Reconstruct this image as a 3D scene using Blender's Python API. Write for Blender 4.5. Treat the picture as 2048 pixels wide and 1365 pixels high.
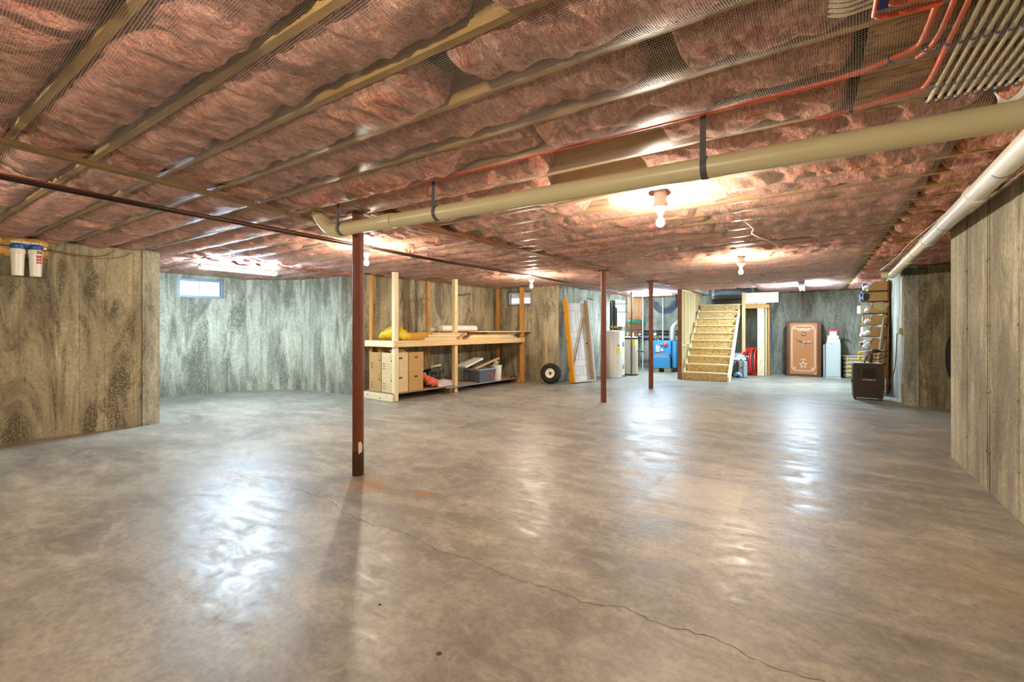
import bpy, math, random
import numpy as np
from mathutils import Vector, Matrix, Quaternion
random.seed(7)
PI = math.pi
sc = bpy.context.scene
for o in list(bpy.data.objects): bpy.data.objects.remove(o)
COL = sc.collection

# ------------------------------------------------------------------ camera, world, exposure
YAW = math.atan2(600, 905)
cam_d = bpy.data.cameras.new('camera'); cam = bpy.data.objects.new('camera', cam_d); COL.objects.link(cam)
cam.location = (0, 0, 1.38); cam.rotation_euler = (PI/2, 0, YAW)
cam_d.sensor_width = 36; cam_d.lens = 905/2048*36; cam_d.shift_y = -24.5/2048
cam_d.clip_start = .02; cam_d.clip_end = 200
sc.camera = cam
sc.cycles.use_light_tree = False; sc.cycles.max_bounces = 6; sc.cycles.diffuse_bounces = 3; sc.cycles.glossy_bounces = 2; sc.cycles.transparent_max_bounces = 8
w = bpy.data.worlds.new('sky'); sc.world = w; w.use_nodes = True
w.node_tree.nodes['Background'].inputs[0].default_value = (.80, .90, 1, 1)
w.node_tree.nodes['Background'].inputs[1].default_value = 2.6
vs = sc.view_settings
vs.view_transform = 'Standard'; vs.look = 'None'; vs.gamma = 1; vs.use_curve_mapping = False
vs.exposure = 0.18
WARM = (1.0, .86, .68); COLD = (.58, .80, 1.0)
BULB_W = 112.0      # radiant watts of one bulb
TUBE_W = 760.0     # of one tube fixture

# ------------------------------------------------------------------ materials
MATS = {}
class N:
    """small node-graph helper"""
    def __init__(s, name):
        s.m = bpy.data.materials.new(name); s.m.use_nodes = True
        s.t = s.m.node_tree; s.n = s.t.nodes; s.b = s.n['Principled BSDF']
        s.tc = s.n.new('ShaderNodeTexCoord')
    def link(s, a, b): s.t.links.new(a, b)
    def mp(s, scale=(1, 1, 1), loc=(0, 0, 0), rot=(0, 0, 0), src=None):
        n = s.n.new('ShaderNodeMapping'); n.inputs['Scale'].default_value = scale
        n.inputs['Location'].default_value = loc; n.inputs['Rotation'].default_value = rot
        s.link(src or s.tc.outputs['Object'], n.inputs[0]); return n.outputs[0]
    def noise(s, vec, scale=5, detail=4, rough=.6, dist=0):
        n = s.n.new('ShaderNodeTexNoise'); n.inputs['Scale'].default_value = scale
        n.inputs['Detail'].default_value = detail; n.inputs['Roughness'].default_value = rough
        n.inputs['Distortion'].default_value = dist
        s.link(vec, n.inputs['Vector']); return n.outputs[0]
    def vor(s, vec, scale=5, feat='F1', out=0):
        n = s.n.new('ShaderNodeTexVoronoi'); n.feature = feat; n.inputs['Scale'].default_value = scale
        s.link(vec, n.inputs['Vector']); return n.outputs[out]
    def wave(s, vec, scale=5, dist=3, axis='X'):
        n = s.n.new('ShaderNodeTexWave'); n.bands_direction = axis; n.inputs['Scale'].default_value = scale
        n.inputs['Distortion'].default_value = dist; n.inputs['Detail'].default_value = 3
        s.link(vec, n.inputs['Vector']); return n.outputs[1]
    def ramp(s, fac, *stops):
        n = s.n.new('ShaderNodeValToRGB'); e = n.color_ramp.elements
        while len(e) < len(stops): e.new(.5)
        for i, (p, c) in enumerate(stops):
            e[i].position = p; e[i].color = (c if hasattr(c, '__len__') else (c, c, c))[:3] + (1,) if hasattr(c, '__len__') else (c, c, c, 1)
        s.link(fac, n.inputs[0]); return n.outputs[0]
    def mix(s, fac, a, b, mode='MIX'):
        n = s.n.new('ShaderNodeMix'); n.data_type = 'RGBA'; n.blend_type = mode
        for k, v in ((0, fac), (6, a), (7, b)):
            if hasattr(v, 'is_linked') or isinstance(v, bpy.types.NodeSocket): s.link(v, n.inputs[k])
            elif hasattr(v, '__len__'): n.inputs[k].default_value = tuple(v[:3]) + (1,)
            else: n.inputs[k].default_value = v
        return n.outputs[2]
    def math(s, op, a, b=0.0, clamp=False):
        n = s.n.new('ShaderNodeMath'); n.operation = op; n.use_clamp = clamp
        for k, v in ((0, a), (1, b)):
            if isinstance(v, bpy.types.NodeSocket): s.link(v, n.inputs[k])
            else: n.inputs[k].default_value = v
        return n.outputs[0]
    def bump(s, h, strength=.3, dist=.01):
        n = s.n.new('ShaderNodeBump'); n.inputs['Strength'].default_value = strength
        n.inputs['Distance'].default_value = dist; s.link(h, n.inputs['Height'])
        s.link(n.outputs[0], s.b.inputs['Normal'])
    def set(s, col=None, rough=None, metal=None, spec=None):
        for k, v in (('Base Color', col), ('Roughness', rough), ('Metallic', metal), ('Specular IOR Level', spec)):
            if v is None: continue
            if isinstance(v, bpy.types.NodeSocket): s.link(v, s.b.inputs[k])
            elif hasattr(v, '__len__'): s.b.inputs[k].default_value = tuple(v[:3]) + (1,)
            else: s.b.inputs[k].default_value = v

def srgb(r, g, b):
    f = lambda c: (c/255/12.92 if c/255 <= .04045 else ((c/255+.055)/1.055)**2.4)
    return (f(r), f(g), f(b))

def plain(name, col, rough=.55, metal=0, var=.12, scale=9, bump=0.0, stretch=(1, 1, 1), spec=.5):
    if name in MATS: return MATS[name]
    k = N(name); nz = k.noise(k.mp(stretch), scale, 4)
    c = k.mix(nz, tuple(max(0, x*(1-var*2)) for x in col), tuple(min(1, x*(1+var)) for x in col))
    k.set(c, rough, metal, spec)
    if bump: k.bump(nz, bump, .01)
    MATS[name] = k.m; return k.m

def wood(name, light, dark, axis=2, rough=.6, knots=True):
    if name in MATS: return MATS[name]
    k = N(name); st = [9, 9, 9]; st[axis] = .5
    gr = k.noise(k.mp(tuple(st)), 3.2, 5, .62, 1.2)
    c = k.mix(k.ramp(gr, (.3, 0.0), (.7, 1.0)), dark, light)
    big = k.noise(k.mp((1, 1, 1)), 1.4, 2)
    c = k.mix(k.ramp(big, (.35, 0.0), (.7, .35)), c, dark)
    if knots:
        ks = [2.6, 2.6, 2.6]; ks[axis] = 1.6
        kn = k.vor(k.mp(tuple(ks)), 2.0)
        c = k.mix(k.ramp(kn, (.03, .8), (.085, 0.0)), c, tuple(x*.28 for x in dark))
    k.set(c, rough, 0, .35); k.bump(gr, .12, .004)
    MATS[name] = k.m; return k.m

def osb(name, cols, sc_=1.0):
    k = N(name)
    v1 = k.vor(k.mp((14*sc_, 40*sc_, 26*sc_), rot=(.3, .2, .5)), 1.0, 'F1', 1)
    n1 = k.noise(k.mp((8, 22, 14), rot=(.2, .4, .9)), 2.2*sc_, 4, .65, .8)
    sep = k.n.new('ShaderNodeSeparateColor'); k.link(v1, sep.inputs[0])
    f = k.math('ADD', k.math('MULTIPLY', sep.outputs[0], .45), k.math('MULTIPLY', n1, .6))
    c = k.ramp(f, (.22, cols[0]), (.5, cols[1]), (.8, cols[2]))
    k.set(c, .7, 0, .3); k.bump(f, .2, .004)
    MATS[name] = k.m; return k.m

def concrete_wall(name, tint=(1, 1, 1), seed=0.0, dark=.5):
    k = N(name); L = (seed*3.1, seed*1.7, seed)
    base = k.noise(k.mp((1, 1, .5), L), 1.0, 3, .6)
    streak = k.noise(k.mp((2.6, 2.6, .42), L), 1.5, 4, .68, .9)
    fine = k.noise(k.mp((1, 1, .8), L), 26, 3, .7)
    blot = k.noise(k.mp((1.5, 1.5, .34), (L[0]+4, L[1], L[2])), 1.9, 5, .74, .7)
    grit = k.noise(k.mp((1, 1, .7), L), 46, 2, .7)
    rain = k.noise(k.mp((9, 9, .35), L), 1.5, 3, .74)
    A = [x*y for x, y in zip(srgb(158, 152, 134), tint)]; B = [x*y for x, y in zip(srgb(112, 107, 92), tint)]
    c = k.mix(k.ramp(base, (.36, 0.0), (.64, 1.0)), A, B)
    lig = [min(.85, x*1.4) for x in A]; drk = [x*.36 for x in B]
    c = k.mix(k.ramp(streak, (.50, 0.0), (.72, .7)), c, lig)
    c = k.mix(k.ramp(streak, (.24, .8*dark), (.42, 0.0)), c, drk)
    c = k.mix(k.math('MULTIPLY', k.ramp(blot, (.47, 0.0), (.60, 1.0)), k.ramp(grit, (.36, 0.0), (.60, dark*1.5))), c, drk)
    c = k.mix(k.math('MULTIPLY', k.ramp(rain, (.53, 0.0), (.70, .7)), k.ramp(base, (.4, .25), (.6, .9))), c, [x*.5 for x in B])
    c = k.mix(k.ramp(rain, (.28, .38), (.42, 0.0)), c, lig)
    c = k.mix(k.ramp(fine, (.3, .3), (.60, 0.0)), c, drk)
    c = k.mix(k.ramp(grit, (.34, .32), (.48, 0.0)), c, drk)
    c = k.mix(k.ramp(grit, (.56, 0.0), (.72, .35)), c, lig)
    k.set(c, .88, 0, .25); h = k.math('ADD', k.math('MULTIPLY', fine, .5), streak); k.bump(h, .22, .008)
    MATS[name] = k.m; return k.m

def concrete_floor():
    k = N('concrete_floor'); o = k.tc.outputs['Object']
    big = k.noise(k.mp((1, 1, 1), rot=(0, 0, .5)), .55, 3, .6, .6)
    mid = k.noise(k.mp((1.0, 2.2, 1), rot=(0, 0, .35)), 1.5, 5, .7, .4)
    swirl = k.noise(k.mp((1.3, 2.6, 1), rot=(0, 0, -.35)), 2.4, 4, .7, 1.4)
    fine = k.noise(k.mp(), 30, 3, .75)
    c = k.mix(k.ramp(big, (.34, 0.0), (.66, 1.0)), srgb(156, 151, 138), srgb(124, 120, 110))
    c = k.mix(k.ramp(mid, (.48, 0.0), (.66, .7)), c, srgb(178, 171, 152))
    c = k.mix(k.ramp(mid, (.30, .5), (.46, 0.0)), c, srgb(108, 101, 90))
    c = k.mix(k.ramp(swirl, (.52, 0.0), (.72, .4)), c, srgb(112, 104, 92))
    c = k.mix(k.ramp(swirl, (.26, .4), (.42, 0.0)), c, srgb(186, 178, 160))
    c = k.mix(k.ramp(fine, (.30, .45), (.58, 0.0)), c, srgb(94, 87, 75))
    c = k.mix(k.ramp(k.noise(k.mp(), 7, 4, .7, .5), (.50, 0.0), (.68, .45)), c, srgb(178, 171, 152))
    ck = k.vor(k.mp((1, 1, 1)), 5.5, 'DISTANCE_TO_EDGE', 0)
    hair = k.math('MULTIPLY', k.ramp(ck, (.0, .18), (.012, 0.0)), k.ramp(mid, (.45, 0.0), (.6, 1.0)))
    c = k.mix(hair, c, srgb(92, 82, 66))
    # pale rectangles left on the slab where things once stood: (cx, cy, rot, half x, half y, strength)
    for (cx, cy, a, hx, hy, st) in ((-.80, 4.10, .12, .36, .40, .32), (-2.62, 4.95, .1, .2, .22, .3), (-2.0, 4.72, .1, .15, .17, .25), (-3.2, 5.3, .1, .22, .2, .25), (-.85, 3.50, .1, .36, .13, .22)):
        v = k.mp((1, 1, 1), (0, 0, 0), (0, 0, 0))
        sub = k.n.new('ShaderNodeVectorMath'); sub.operation = 'SUBTRACT'; k.link(v, sub.inputs[0]); sub.inputs[1].default_value = (cx, cy, 0)
        r = k.mp((1/hx, 1/hy, 1), (0, 0, 0), (0, 0, 0), sub.outputs[0])
        sp = k.n.new('ShaderNodeSeparateXYZ'); k.link(r, sp.inputs[0])
        m = k.math('MAXIMUM', k.math('ABSOLUTE', sp.outputs[0]), k.math('ABSOLUTE', sp.outputs[1]))
        m = k.math('ADD', m, k.math('MULTIPLY', fine, .12))
        c = k.mix(k.ramp(m, (.98, st), (1.10, 0.0)), c, srgb(188, 178, 156))
    # tan spill near the right wall and rust marks by the column
    for (cx, cy, rr, st, colr) in ((.95, 3.45, .5, .22, srgb(178, 146, 96)), (-3.3, 2.6, .26, .5, srgb(168, 116, 56)), (-2.7, 2.75, .08, .7, srgb(170, 104, 44))):
        sub = k.n.new('ShaderNodeVectorMath'); sub.operation = 'DISTANCE'; k.link(o, sub.inputs[0]); sub.inputs[1].default_value = (cx, cy, 0)
        d = k.math('ADD', k.math('DIVIDE', sub.outputs['Value'], rr), k.math('MULTIPLY', k.math('SUBTRACT', mid, .5), 1.4))
        c = k.mix(k.ramp(d, (.4, st), (1.0, 0.0)), c, colr)
    r = k.math('ADD', k.ramp(mid, (.3, .28), (.7, .46)), k.math('MULTIPLY', k.math('SUBTRACT', swirl, .4), .5))
    k.set(c, r, 0, .40)
    k.bump(k.math('ADD', k.math('MULTIPLY', fine, .35), swirl), .10, .006)
    MATS['floor'] = k.m

def insulation():
    k = N('pink_fiberglass')
    a = k.noise(k.mp((2.2, 1.0, 1), rot=(0, 0, .35)), 3.6, 4, .66, 2.2)
    f = k.noise(k.mp((3.2, .9, 1.2), rot=(0, 0, .25)), 7.5, 4, .72, 3.6)
    g = k.noise(k.mp((1.3, 1, 1)), 4.2, 3, .6, 5.0)
    w_ = k.noise(k.mp(), 1.3, 3)
    c = k.mix(k.ramp(a, (.34, 0.0), (.66, 1.0)), srgb(216, 124, 102), srgb(250, 194, 170))
    c = k.mix(k.ramp(w_, (.46, 0.0), (.66, .55)), c, srgb(250, 178, 130))
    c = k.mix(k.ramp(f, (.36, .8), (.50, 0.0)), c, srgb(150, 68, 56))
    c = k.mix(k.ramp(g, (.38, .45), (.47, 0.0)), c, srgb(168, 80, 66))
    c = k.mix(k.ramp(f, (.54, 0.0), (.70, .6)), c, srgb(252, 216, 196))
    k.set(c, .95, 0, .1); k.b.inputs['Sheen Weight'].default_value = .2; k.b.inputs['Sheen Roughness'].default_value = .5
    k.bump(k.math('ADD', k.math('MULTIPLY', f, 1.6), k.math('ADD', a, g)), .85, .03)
    MATS['insul'] = k.m

def netting_mat():
    k = N('insulation_netting')
    sp = k.n.new('ShaderNodeSeparateXYZ'); k.link(k.mp((1, 1, 1), rot=(0, 0, .06)), sp.inputs[0])
    def lines(o, pitch, th):
        fr = k.math('FRACT', k.math('DIVIDE', o, pitch)); return k.math('LESS_THAN', fr, th)
    g = k.math('MAXIMUM', lines(sp.outputs[0], .0090, .17), lines(sp.outputs[1], .0090, .17))
    tr = k.n.new('ShaderNodeBsdfTransparent'); mx = k.n.new('ShaderNodeMixShader')
    k.set((.62, .54, .49), .40, 0, .85)
    k.link(k.math('MULTIPLY', g, .62), mx.inputs[0]); k.link(tr.outputs[0], mx.inputs[1]); k.link(k.b.outputs[0], mx.inputs[2])
    k.link(mx.outputs[0], k.n['Material Output'].inputs[0]); MATS['net'] = k.m

def emitter(name, col, strength):
    m = bpy.data.materials.new(name); m.use_nodes = True; b = m.node_tree.nodes['Principled BSDF']
    b.inputs['Base Color'].default_value = (.9, .9, .9, 1)
    b.inputs['Emission Color'].default_value = tuple(col)+(1,); b.inputs['Emission Strength'].default_value = strength
    MATS[name] = m; return m

def glassy(name, col=(1, 1, 1), rough=.05, alpha=.15):
    k = N(name); tr = k.n.new('ShaderNodeBsdfTransparent'); mx = k.n.new('ShaderNodeMixShader')
    k.set(col, rough, 0, .6); mx.inputs[0].default_value = alpha
    k.link(tr.outputs[0], mx.inputs[1]); k.link(k.b.outputs[0], mx.inputs[2]); k.link(mx.outputs[0], k.n['Material Output'].inputs[0])
    MATS[name] = k.m; return k.m

concrete_floor(); insulation(); netting_mat()
CW = {
 'left': concrete_wall('wall_concrete_left', (1.40, 1.29, 1.07), 0.0, .9),
 'bay': concrete_wall('wall_concrete_bay', (1.62, 1.74, 1.76), 2.0, .8),  # cold tube light put into the tint: lighter, bluer concrete
 'nook': concrete_wall('wall_concrete_nook', (1.75, 1.64, 1.40), 5.0, .85),
 'far': concrete_wall('wall_concrete_far', (1.42, 1.50, 1.55), 8.0, .85),  # raised and blued so the tint carries some of the tube light
 'right': concrete_wall('wall_concrete_right', (1.36, 1.30, 1.14), 11.0, .5),
 'alc': concrete_wall('wall_concrete_alcove', (1.18, 1.08, .86), 14.0, .9)}
PINE = [wood('pine_%s' % 'xyz'[i], srgb(232, 206, 156), srgb(204, 164, 104), i) for i in range(3)]
PINEO = [wood('pine_amber_%s' % 'xyz'[i], srgb(216, 160, 84), srgb(176, 112, 44), i) for i in range(3)]
PINEW = [wood('pine_pale_%s' % 'xyz'[i], srgb(236, 222, 186), srgb(216, 194, 148), i) for i in range(3)]
JOIST = wood('joist_wood', srgb(196, 164, 100), srgb(148, 112, 56), 0)
DULLW = wood('dull_wood', srgb(190, 158, 126), srgb(150, 118, 90), 2)
BROWN = [wood('brown_wood_%s' % 'xyz'[i], srgb(150, 98, 50), srgb(104, 62, 28), i) for i in range(3)]
OSBY = osb('osb_gold', (srgb(140, 92, 34), srgb(204, 152, 74), srgb(232, 190, 116)))
OSBP = osb('osb_pale', (srgb(178, 150, 104), srgb(216, 194, 148), srgb(236, 222, 184)))
OSBM = osb('osb_riser', (srgb(150, 108, 52), srgb(206, 166, 100), srgb(228, 198, 140)), 2.2)
OSBD = osb('osb_subfloor', (srgb(80, 58, 28), srgb(140, 104, 56), srgb(172, 134, 80)))
RUST = plain('red_oxide_paint', srgb(124, 60, 34), .55, .1, .28, 9, .25, (1, 1, .3))
RUSTD = plain('rusted_steel', srgb(84, 54, 36), .75, .3, .25, 30, .3)
PVC = plain('cream_pvc', srgb(214, 202, 158), .35, 0, .05, 3)
PVCW = plain('white_pvc', srgb(222, 218, 206), .3, 0, .04, 3)
WHITE = plain('white_paint', srgb(226, 224, 218), .45, 0, .05, 5)
PLW = plain('white_plastic', srgb(238, 232, 214), .35, 0, .03, 5)
CARD = plain('cardboard', srgb(190, 148, 92), .85, 0, .08, 6, .05)
CARDL = plain('cardboard_pale', srgb(214, 188, 142), .85, 0, .07, 6, .05)
CARDD = plain('cardboard_inside', srgb(150, 108, 60), .9, 0, .1, 6)
BLACK = plain('black_plastic', srgb(26, 25, 26), .45, 0, .1, 12)
RUBBER = plain('tyre_rubber', srgb(30, 28, 27), .75, 0, .15, 20, .1)
INK = plain('printed_ink', srgb(70, 56, 44), .8, 0, .05)
STEEL = plain('galvanised_steel', srgb(170, 174, 176), .4, .75, .14, 12)
CHROME = plain('chrome', srgb(220, 220, 220), .18, 1.0, .05, 6)
COPPER = plain('copper', srgb(196, 122, 78), .35, .85, .15, 14)
BRASS = plain('brass', srgb(178, 132, 62), .4, .8, .12, 14)
BLUEB = plain('boiler_blue', srgb(40, 120, 166), .4, .1, .08, 5)
BLUED = plain('boiler_dark_blue', srgb(22, 66, 84), .45, .1, .1, 5)
GREEN = plain('valve_green', srgb(40, 132, 104), .5, 0, .12, 20)
YEL = plain('yellow_label', srgb(232, 204, 40), .6, 0, .06)
YELT = plain('yellow_tarp', srgb(226, 186, 30), .5, 0, .15, 8, .3)
RED = plain('red_plastic', srgb(216, 34, 26), .4, 0, .06)
REDG = plain('red_paint', srgb(200, 50, 50), .4, 0, .06)
ORPEX = plain('orange_pex', srgb(222, 92, 48), .4, 0, .08)
WPEX = plain('white_pex', srgb(206, 192, 160), .4, 0, .08)
BLUEP = plain('blue_plastic', srgb(36, 84, 160), .4, 0, .08)
NAVY = plain('navy_tie', srgb(36, 38, 92), .5, 0, .1)
GREYP = plain('grey_plastic', srgb(150, 154, 158), .45, 0, .06)
GREYL = plain('light_grey_metal', srgb(188, 196, 192), .45, .1, .05, 4)
GREYD = plain('dark_grey', srgb(84, 86, 90), .6, 0, .1)
BLUEGREY = plain('window_frame_grey', srgb(112, 128, 144), .45, .2, .06)
SAFEB = plain('safe_brown', srgb(92, 58, 44), .4, .2, .08)
SAFED = plain('safe_tan', srgb(172, 112, 66), .35, .2, .05)
GOLDL = plain('safe_pinstripe', srgb(232, 214, 190), .4, .2, .04)
COOL = plain('cooler_brown', srgb(58, 42, 34), .5, 0, .1)
COOLD = plain('cooler_dark_grille', srgb(36, 27, 22), .6, 0, .1)
TANK = plain('tank_enamel', srgb(216, 206, 190), .35, .05, .04, 3)
ORMESH = plain('orange_mesh', srgb(226, 112, 84), .7, 0, .25, 40, .4)
BAGCL = plain('wrapped_bag', srgb(176, 120, 100), .3, 0, .3, 14, .4)
TAPE = plain('brown_tape', srgb(176, 120, 70), .4, 0, .08)
DARKP = plain('dark_pipe', srgb(62, 46, 40), .5, .3, .2, 10)
CRACK = plain('crack_dark', srgb(98, 84, 64), .9, 0, .2, 20)
CLEAR = glassy('clear_plastic', (.9, .92, .9), .15, .45)
PANE = glassy('window_glass', (.85, .92, 1), .04, .10)
GREYPANEL = plain('grey_door_paint', srgb(132, 136, 142), .5, 0, .05)
BROWNCORD = plain('brown_cord', srgb(110, 84, 60), .6, 0, .1)
STAINW = plain('stained_base', srgb(66, 50, 36), .8, 0, .2, 20)

# ------------------------------------------------------------------ mesh helpers
class MB:
    """collects shapes in the local space of a thing and links them as ONE mesh object"""
    def __init__(s): s.v = []; s.f = []; s.T = None
    def add(s, vs, fs):
        n = len(s.v)
        if s.T is not None: vs = [tuple(s.T @ Vector(p)) for p in vs]
        s.v += [tuple(p) for p in vs]; s.f += [tuple(i+n for i in f) for f in fs]; return s
    def box(s, a, b, bev=0.0):
        (x0, y0, z0), (x1, y1, z1) = [min(p, q) for p, q in zip(a, b)], [max(p, q) for p, q in zip(a, b)]
        if bev <= 0:
            vs = [(x, y, z) for z in (z0, z1) for y in (y0, y1) for x in (x0, x1)]
            return s.add(vs, [(0, 2, 3, 1), (4, 5, 7, 6), (0, 1, 5, 4), (2, 6, 7, 3), (0, 4, 6, 2), (1, 3, 7, 5)])
        b_ = min(bev, (x1-x0)*.45, (y1-y0)*.45, (z1-z0)*.45); vs = []; idx = {}
        for cx in (0, 1):
            for cy in (0, 1):
                for cz in (0, 1):
                    X, Y, Z = (x0, x1)[cx], (y0, y1)[cy], (z0, z1)[cz]; sx, sy, sz = (1, -1)[cx], (1, -1)[cy], (1, -1)[cz]
                    for ax, p in enumerate(((X, Y+sy*b_, Z+sz*b_), (X+sx*b_, Y, Z+sz*b_), (X+sx*b_, Y+sy*b_, Z))):
                        idx[(cx, cy, cz, ax)] = len(vs); vs.append(p)
        I = lambda *k: idx[k]; fs = []
        for c in (0, 1):
            q = [(0, 0), (1, 0), (1, 1), (0, 1)]
            fx = [I(c, a_, d, 0) for a_, d in q]; fy = [I(a_, c, d, 1) for a_, d in q]; fz = [I(a_, d, c, 2) for a_, d in q]
            fs += [fx if c else fx[::-1], fy[::-1] if c else fy, fz if c else fz[::-1]]
        for a_ in (0, 1):
            for d in (0, 1):
                fs.append((I(a_, d, 0, 0), I(a_, d, 1, 0), I(a_, d, 1, 1), I(a_, d, 0, 1)))
                fs.append((I(a_, 0, d, 0), I(a_, 1, d, 0), I(a_, 1, d, 2), I(a_, 0, d, 2)))
                fs.append((I(0, a_, d, 1), I(1, a_, d, 1), I(1, a_, d, 2), I(0, a_, d, 2)))
                for e in (0, 1): fs.append((I(a_, d, e, 0), I(a_, d, e, 1), I(a_, d, e, 2)))
        return s.add(vs, fs)
    def bar(s, p, q, w_, h, up=(0, 0, 1), bev=0.0):
        """box beam from p to q, width w_ (side), height h (along up)"""
        p, q = Vector(p), Vector(q); d = q-p; L = d.length; d.normalize()
        sd = d.cross(Vector(up))
        if sd.length < 1e-5: sd = d.cross(Vector((1, 0, 0)))
        sd.normalize(); u = sd.cross(d)
        M = Matrix((( d.x, sd.x, u.x, p.x), (d.y, sd.y, u.y, p.y), (d.z, sd.z, u.z, p.z), (0, 0, 0, 1)))
        old = s.T; s.T = M if old is None else old @ M
        s.box((0, -w_/2, -h/2), (L, w_/2, h/2), bev); s.T = old; return s
    def tube(s, pts, r, n=10, caps=True):
        pts = [Vector(p) for p in pts]; m = len(pts); rs = r if hasattr(r, '__len__') else [r]*m
        vs = []; fs = []; prev = None
        for i, p in enumerate(pts):
            d = (pts[min(i+1, m-1)]-pts[max(i-1, 0)]).normalized()
            if prev is None:
                a = d.orthogonal().normalized()
            else:
                a = (prev - d*prev.dot(d)); a = a.normalized() if a.length > 1e-6 else d.orthogonal().normalized()
            prev = a; b = d.cross(a)
            for k in range(n):
                t = 2*PI*k/n; vs.append(p + (a*math.cos(t)+b*math.sin(t))*rs[i])
        for i in range(m-1):
            for k in range(n):
                k2 = (k+1) % n; fs.append((i*n+k, i*n+k2, (i+1)*n+k2, (i+1)*n+k))
        if caps: fs += [tuple(range(n))[::-1], tuple(range((m-1)*n, m*n))]
        return s.add(vs, fs)
    def lathe(s, prof, c=(0, 0, 0), n=24, axis=(0, 0, 1), close=False):
        """prof: (radius, height) pairs along axis from c"""
        q = Vector((0, 0, 1)).rotation_difference(Vector(axis).normalized()); vs = []; fs = []; m = len(prof)
        for (r, h) in prof:
            for k in range(n):
                t = 2*PI*k/n; vs.append(q @ Vector((r*math.cos(t), r*math.sin(t), h)) + Vector(c))
        for i in range(m if close else m-1):
            j = (i+1) % m
            for k in range(n):
                k2 = (k+1) % n; fs.append((i*n+k, i*n+k2, j*n+k2, j*n+k))
        if not close:
            if prof[0][0] > 1e-6: fs.append(tuple(range(n))[::-1])
            if prof[-1][0] > 1e-6: fs.append(tuple(range((m-1)*n, m*n)))
        return s.add(vs, fs)
    def prism(s, poly, d0, d1, plane='xz'):
        """polygon in a plane, extruded along the remaining axis from d0 to d1"""
        if plane == 'xz': P = lambda a, b, d: (a, d, b)
        elif plane == 'yz': P = lambda a, b, d: (d, a, b)
        else: P = lambda a, b, d: (a, b, d)
        n = len(poly); vs = [P(a, b, d0) for a, b in poly]+[P(a, b, d1) for a, b in poly]
        return s.add(vs, [tuple(range(n)), tuple(range(n, 2*n))[::-1]]+[(i, i+n, (i+1) % n+n, (i+1) % n) for i in range(n)])
    def ball(s, c, r, n=10, m=7, sq=(1, 1, 1)):
        vs = []; fs = []
        for i in range(m+1):
            t = PI*i/m
            for k in range(n):
                p = 2*PI*k/n; vs.append((c[0]+r*sq[0]*math.sin(t)*math.cos(p), c[1]+r*sq[1]*math.sin(t)*math.sin(p), c[2]-r*sq[2]*math.cos(t)))
        for i in range(m):
            for k in range(n): fs.append((i*n+k, i*n+(k+1) % n, (i+1)*n+(k+1) % n, (i+1)*n+k))
        return s.add(vs, fs)
    def build(s, name, mat, parent=None, smooth=False, loc=None, rotz=0):
        me = bpy.data.meshes.new(name); me.from_pydata(s.v, [], s.f); me.validate(); fix_normals(me)
        return link_mesh(name, me, mat, parent, smooth, loc, rotz)
def fix_normals(me):
    import bmesh
    bm = bmesh.new(); bm.from_mesh(me); bmesh.ops.recalc_face_normals(bm, faces=bm.faces); bm.to_mesh(me); bm.free()
def link_mesh(name, me, mat, parent=None, smooth=False, loc=None, rotz=0):
    me.materials.append(mat)
    o = bpy.data.objects.new(name, me); COL.objects.link(o)
    if smooth:
        me.polygons.foreach_set('use_smooth', [True]*len(me.polygons))
        me.set_sharp_from_angle(angle=math.radians(40))
    if parent is not None: o.parent = parent
    if loc is not None: o.location = loc
    o.rotation_euler = (0, 0, rotz); return o
def tag(o, label=None, cat=None, group=None, kind=None):
    for k, v in (('label', label), ('category', cat), ('group', group), ('kind', kind)):
        if v: o[k] = v
    return o
def thing(name, label, cat, loc=(0, 0, 0), rotz=0, group=None):
    o = bpy.data.objects.new(name, None); COL.objects.link(o); o.empty_display_size = .1
    o.location = loc; o.rotation_euler = (0, 0, rotz); return tag(o, label, cat, group)
def single(name, mb, mat, label, cat, loc=(0, 0, 0), rotz=0, group=None, smooth=False):
    return tag(mb.build(name, mat, None, smooth, loc, rotz), label, cat, group)
def box(a, b, bev=0.0): return MB().box(a, b, bev)
def tube(p, r, n=10): return MB().tube(p, r, n)
def copy_tree(o, parent=None):
    c = o.copy(); COL.objects.link(c); c.parent = parent
    for ch in list(o.children): copy_tree(ch, c)
    return c
def arc(c, r, a0, a1, n, ax1, ax2):
    c, ax1, ax2 = Vector(c), Vector(ax1), Vector(ax2)
    return [c+ax1*(r*math.cos(a0+(a1-a0)*i/n))+ax2*(r*math.sin(a0+(a1-a0)*i/n)) for i in range(n+1)]
def catmull(P, k=6):
    P = [Vector(p) for p in P]; out = []
    for i in range(len(P)-1):
        a, b, c, d = P[max(i-1, 0)], P[i], P[i+1], P[min(i+2, len(P)-1)]
        for j in range(k):
            t = j/k; out.append(.5*((2*b)+(c-a)*t+(2*a-5*b+4*c-d)*t*t+(3*b-a-3*c+d)*t**3))
    out.append(P[-1]); return out
def text_part(name, body, size, mat, parent, loc, rot, extrude=.002, bold=0.0):
    cu = bpy.data.curves.new(name, 'FONT'); cu.body = body; cu.size = size; cu.extrude = extrude; cu.align_x = 'CENTER'; cu.offset = bold
    t = bpy.data.objects.new(name, cu); COL.objects.link(t)
    dg = bpy.context.evaluated_depsgraph_get(); me = bpy.data.meshes.new_from_object(t.evaluated_get(dg))
    bpy.data.objects.remove(t); bpy.data.curves.remove(cu)
    me.materials.clear(); o = link_mesh(name, me, mat, parent); o.location = loc; o.rotation_euler = rot; return o
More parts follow.
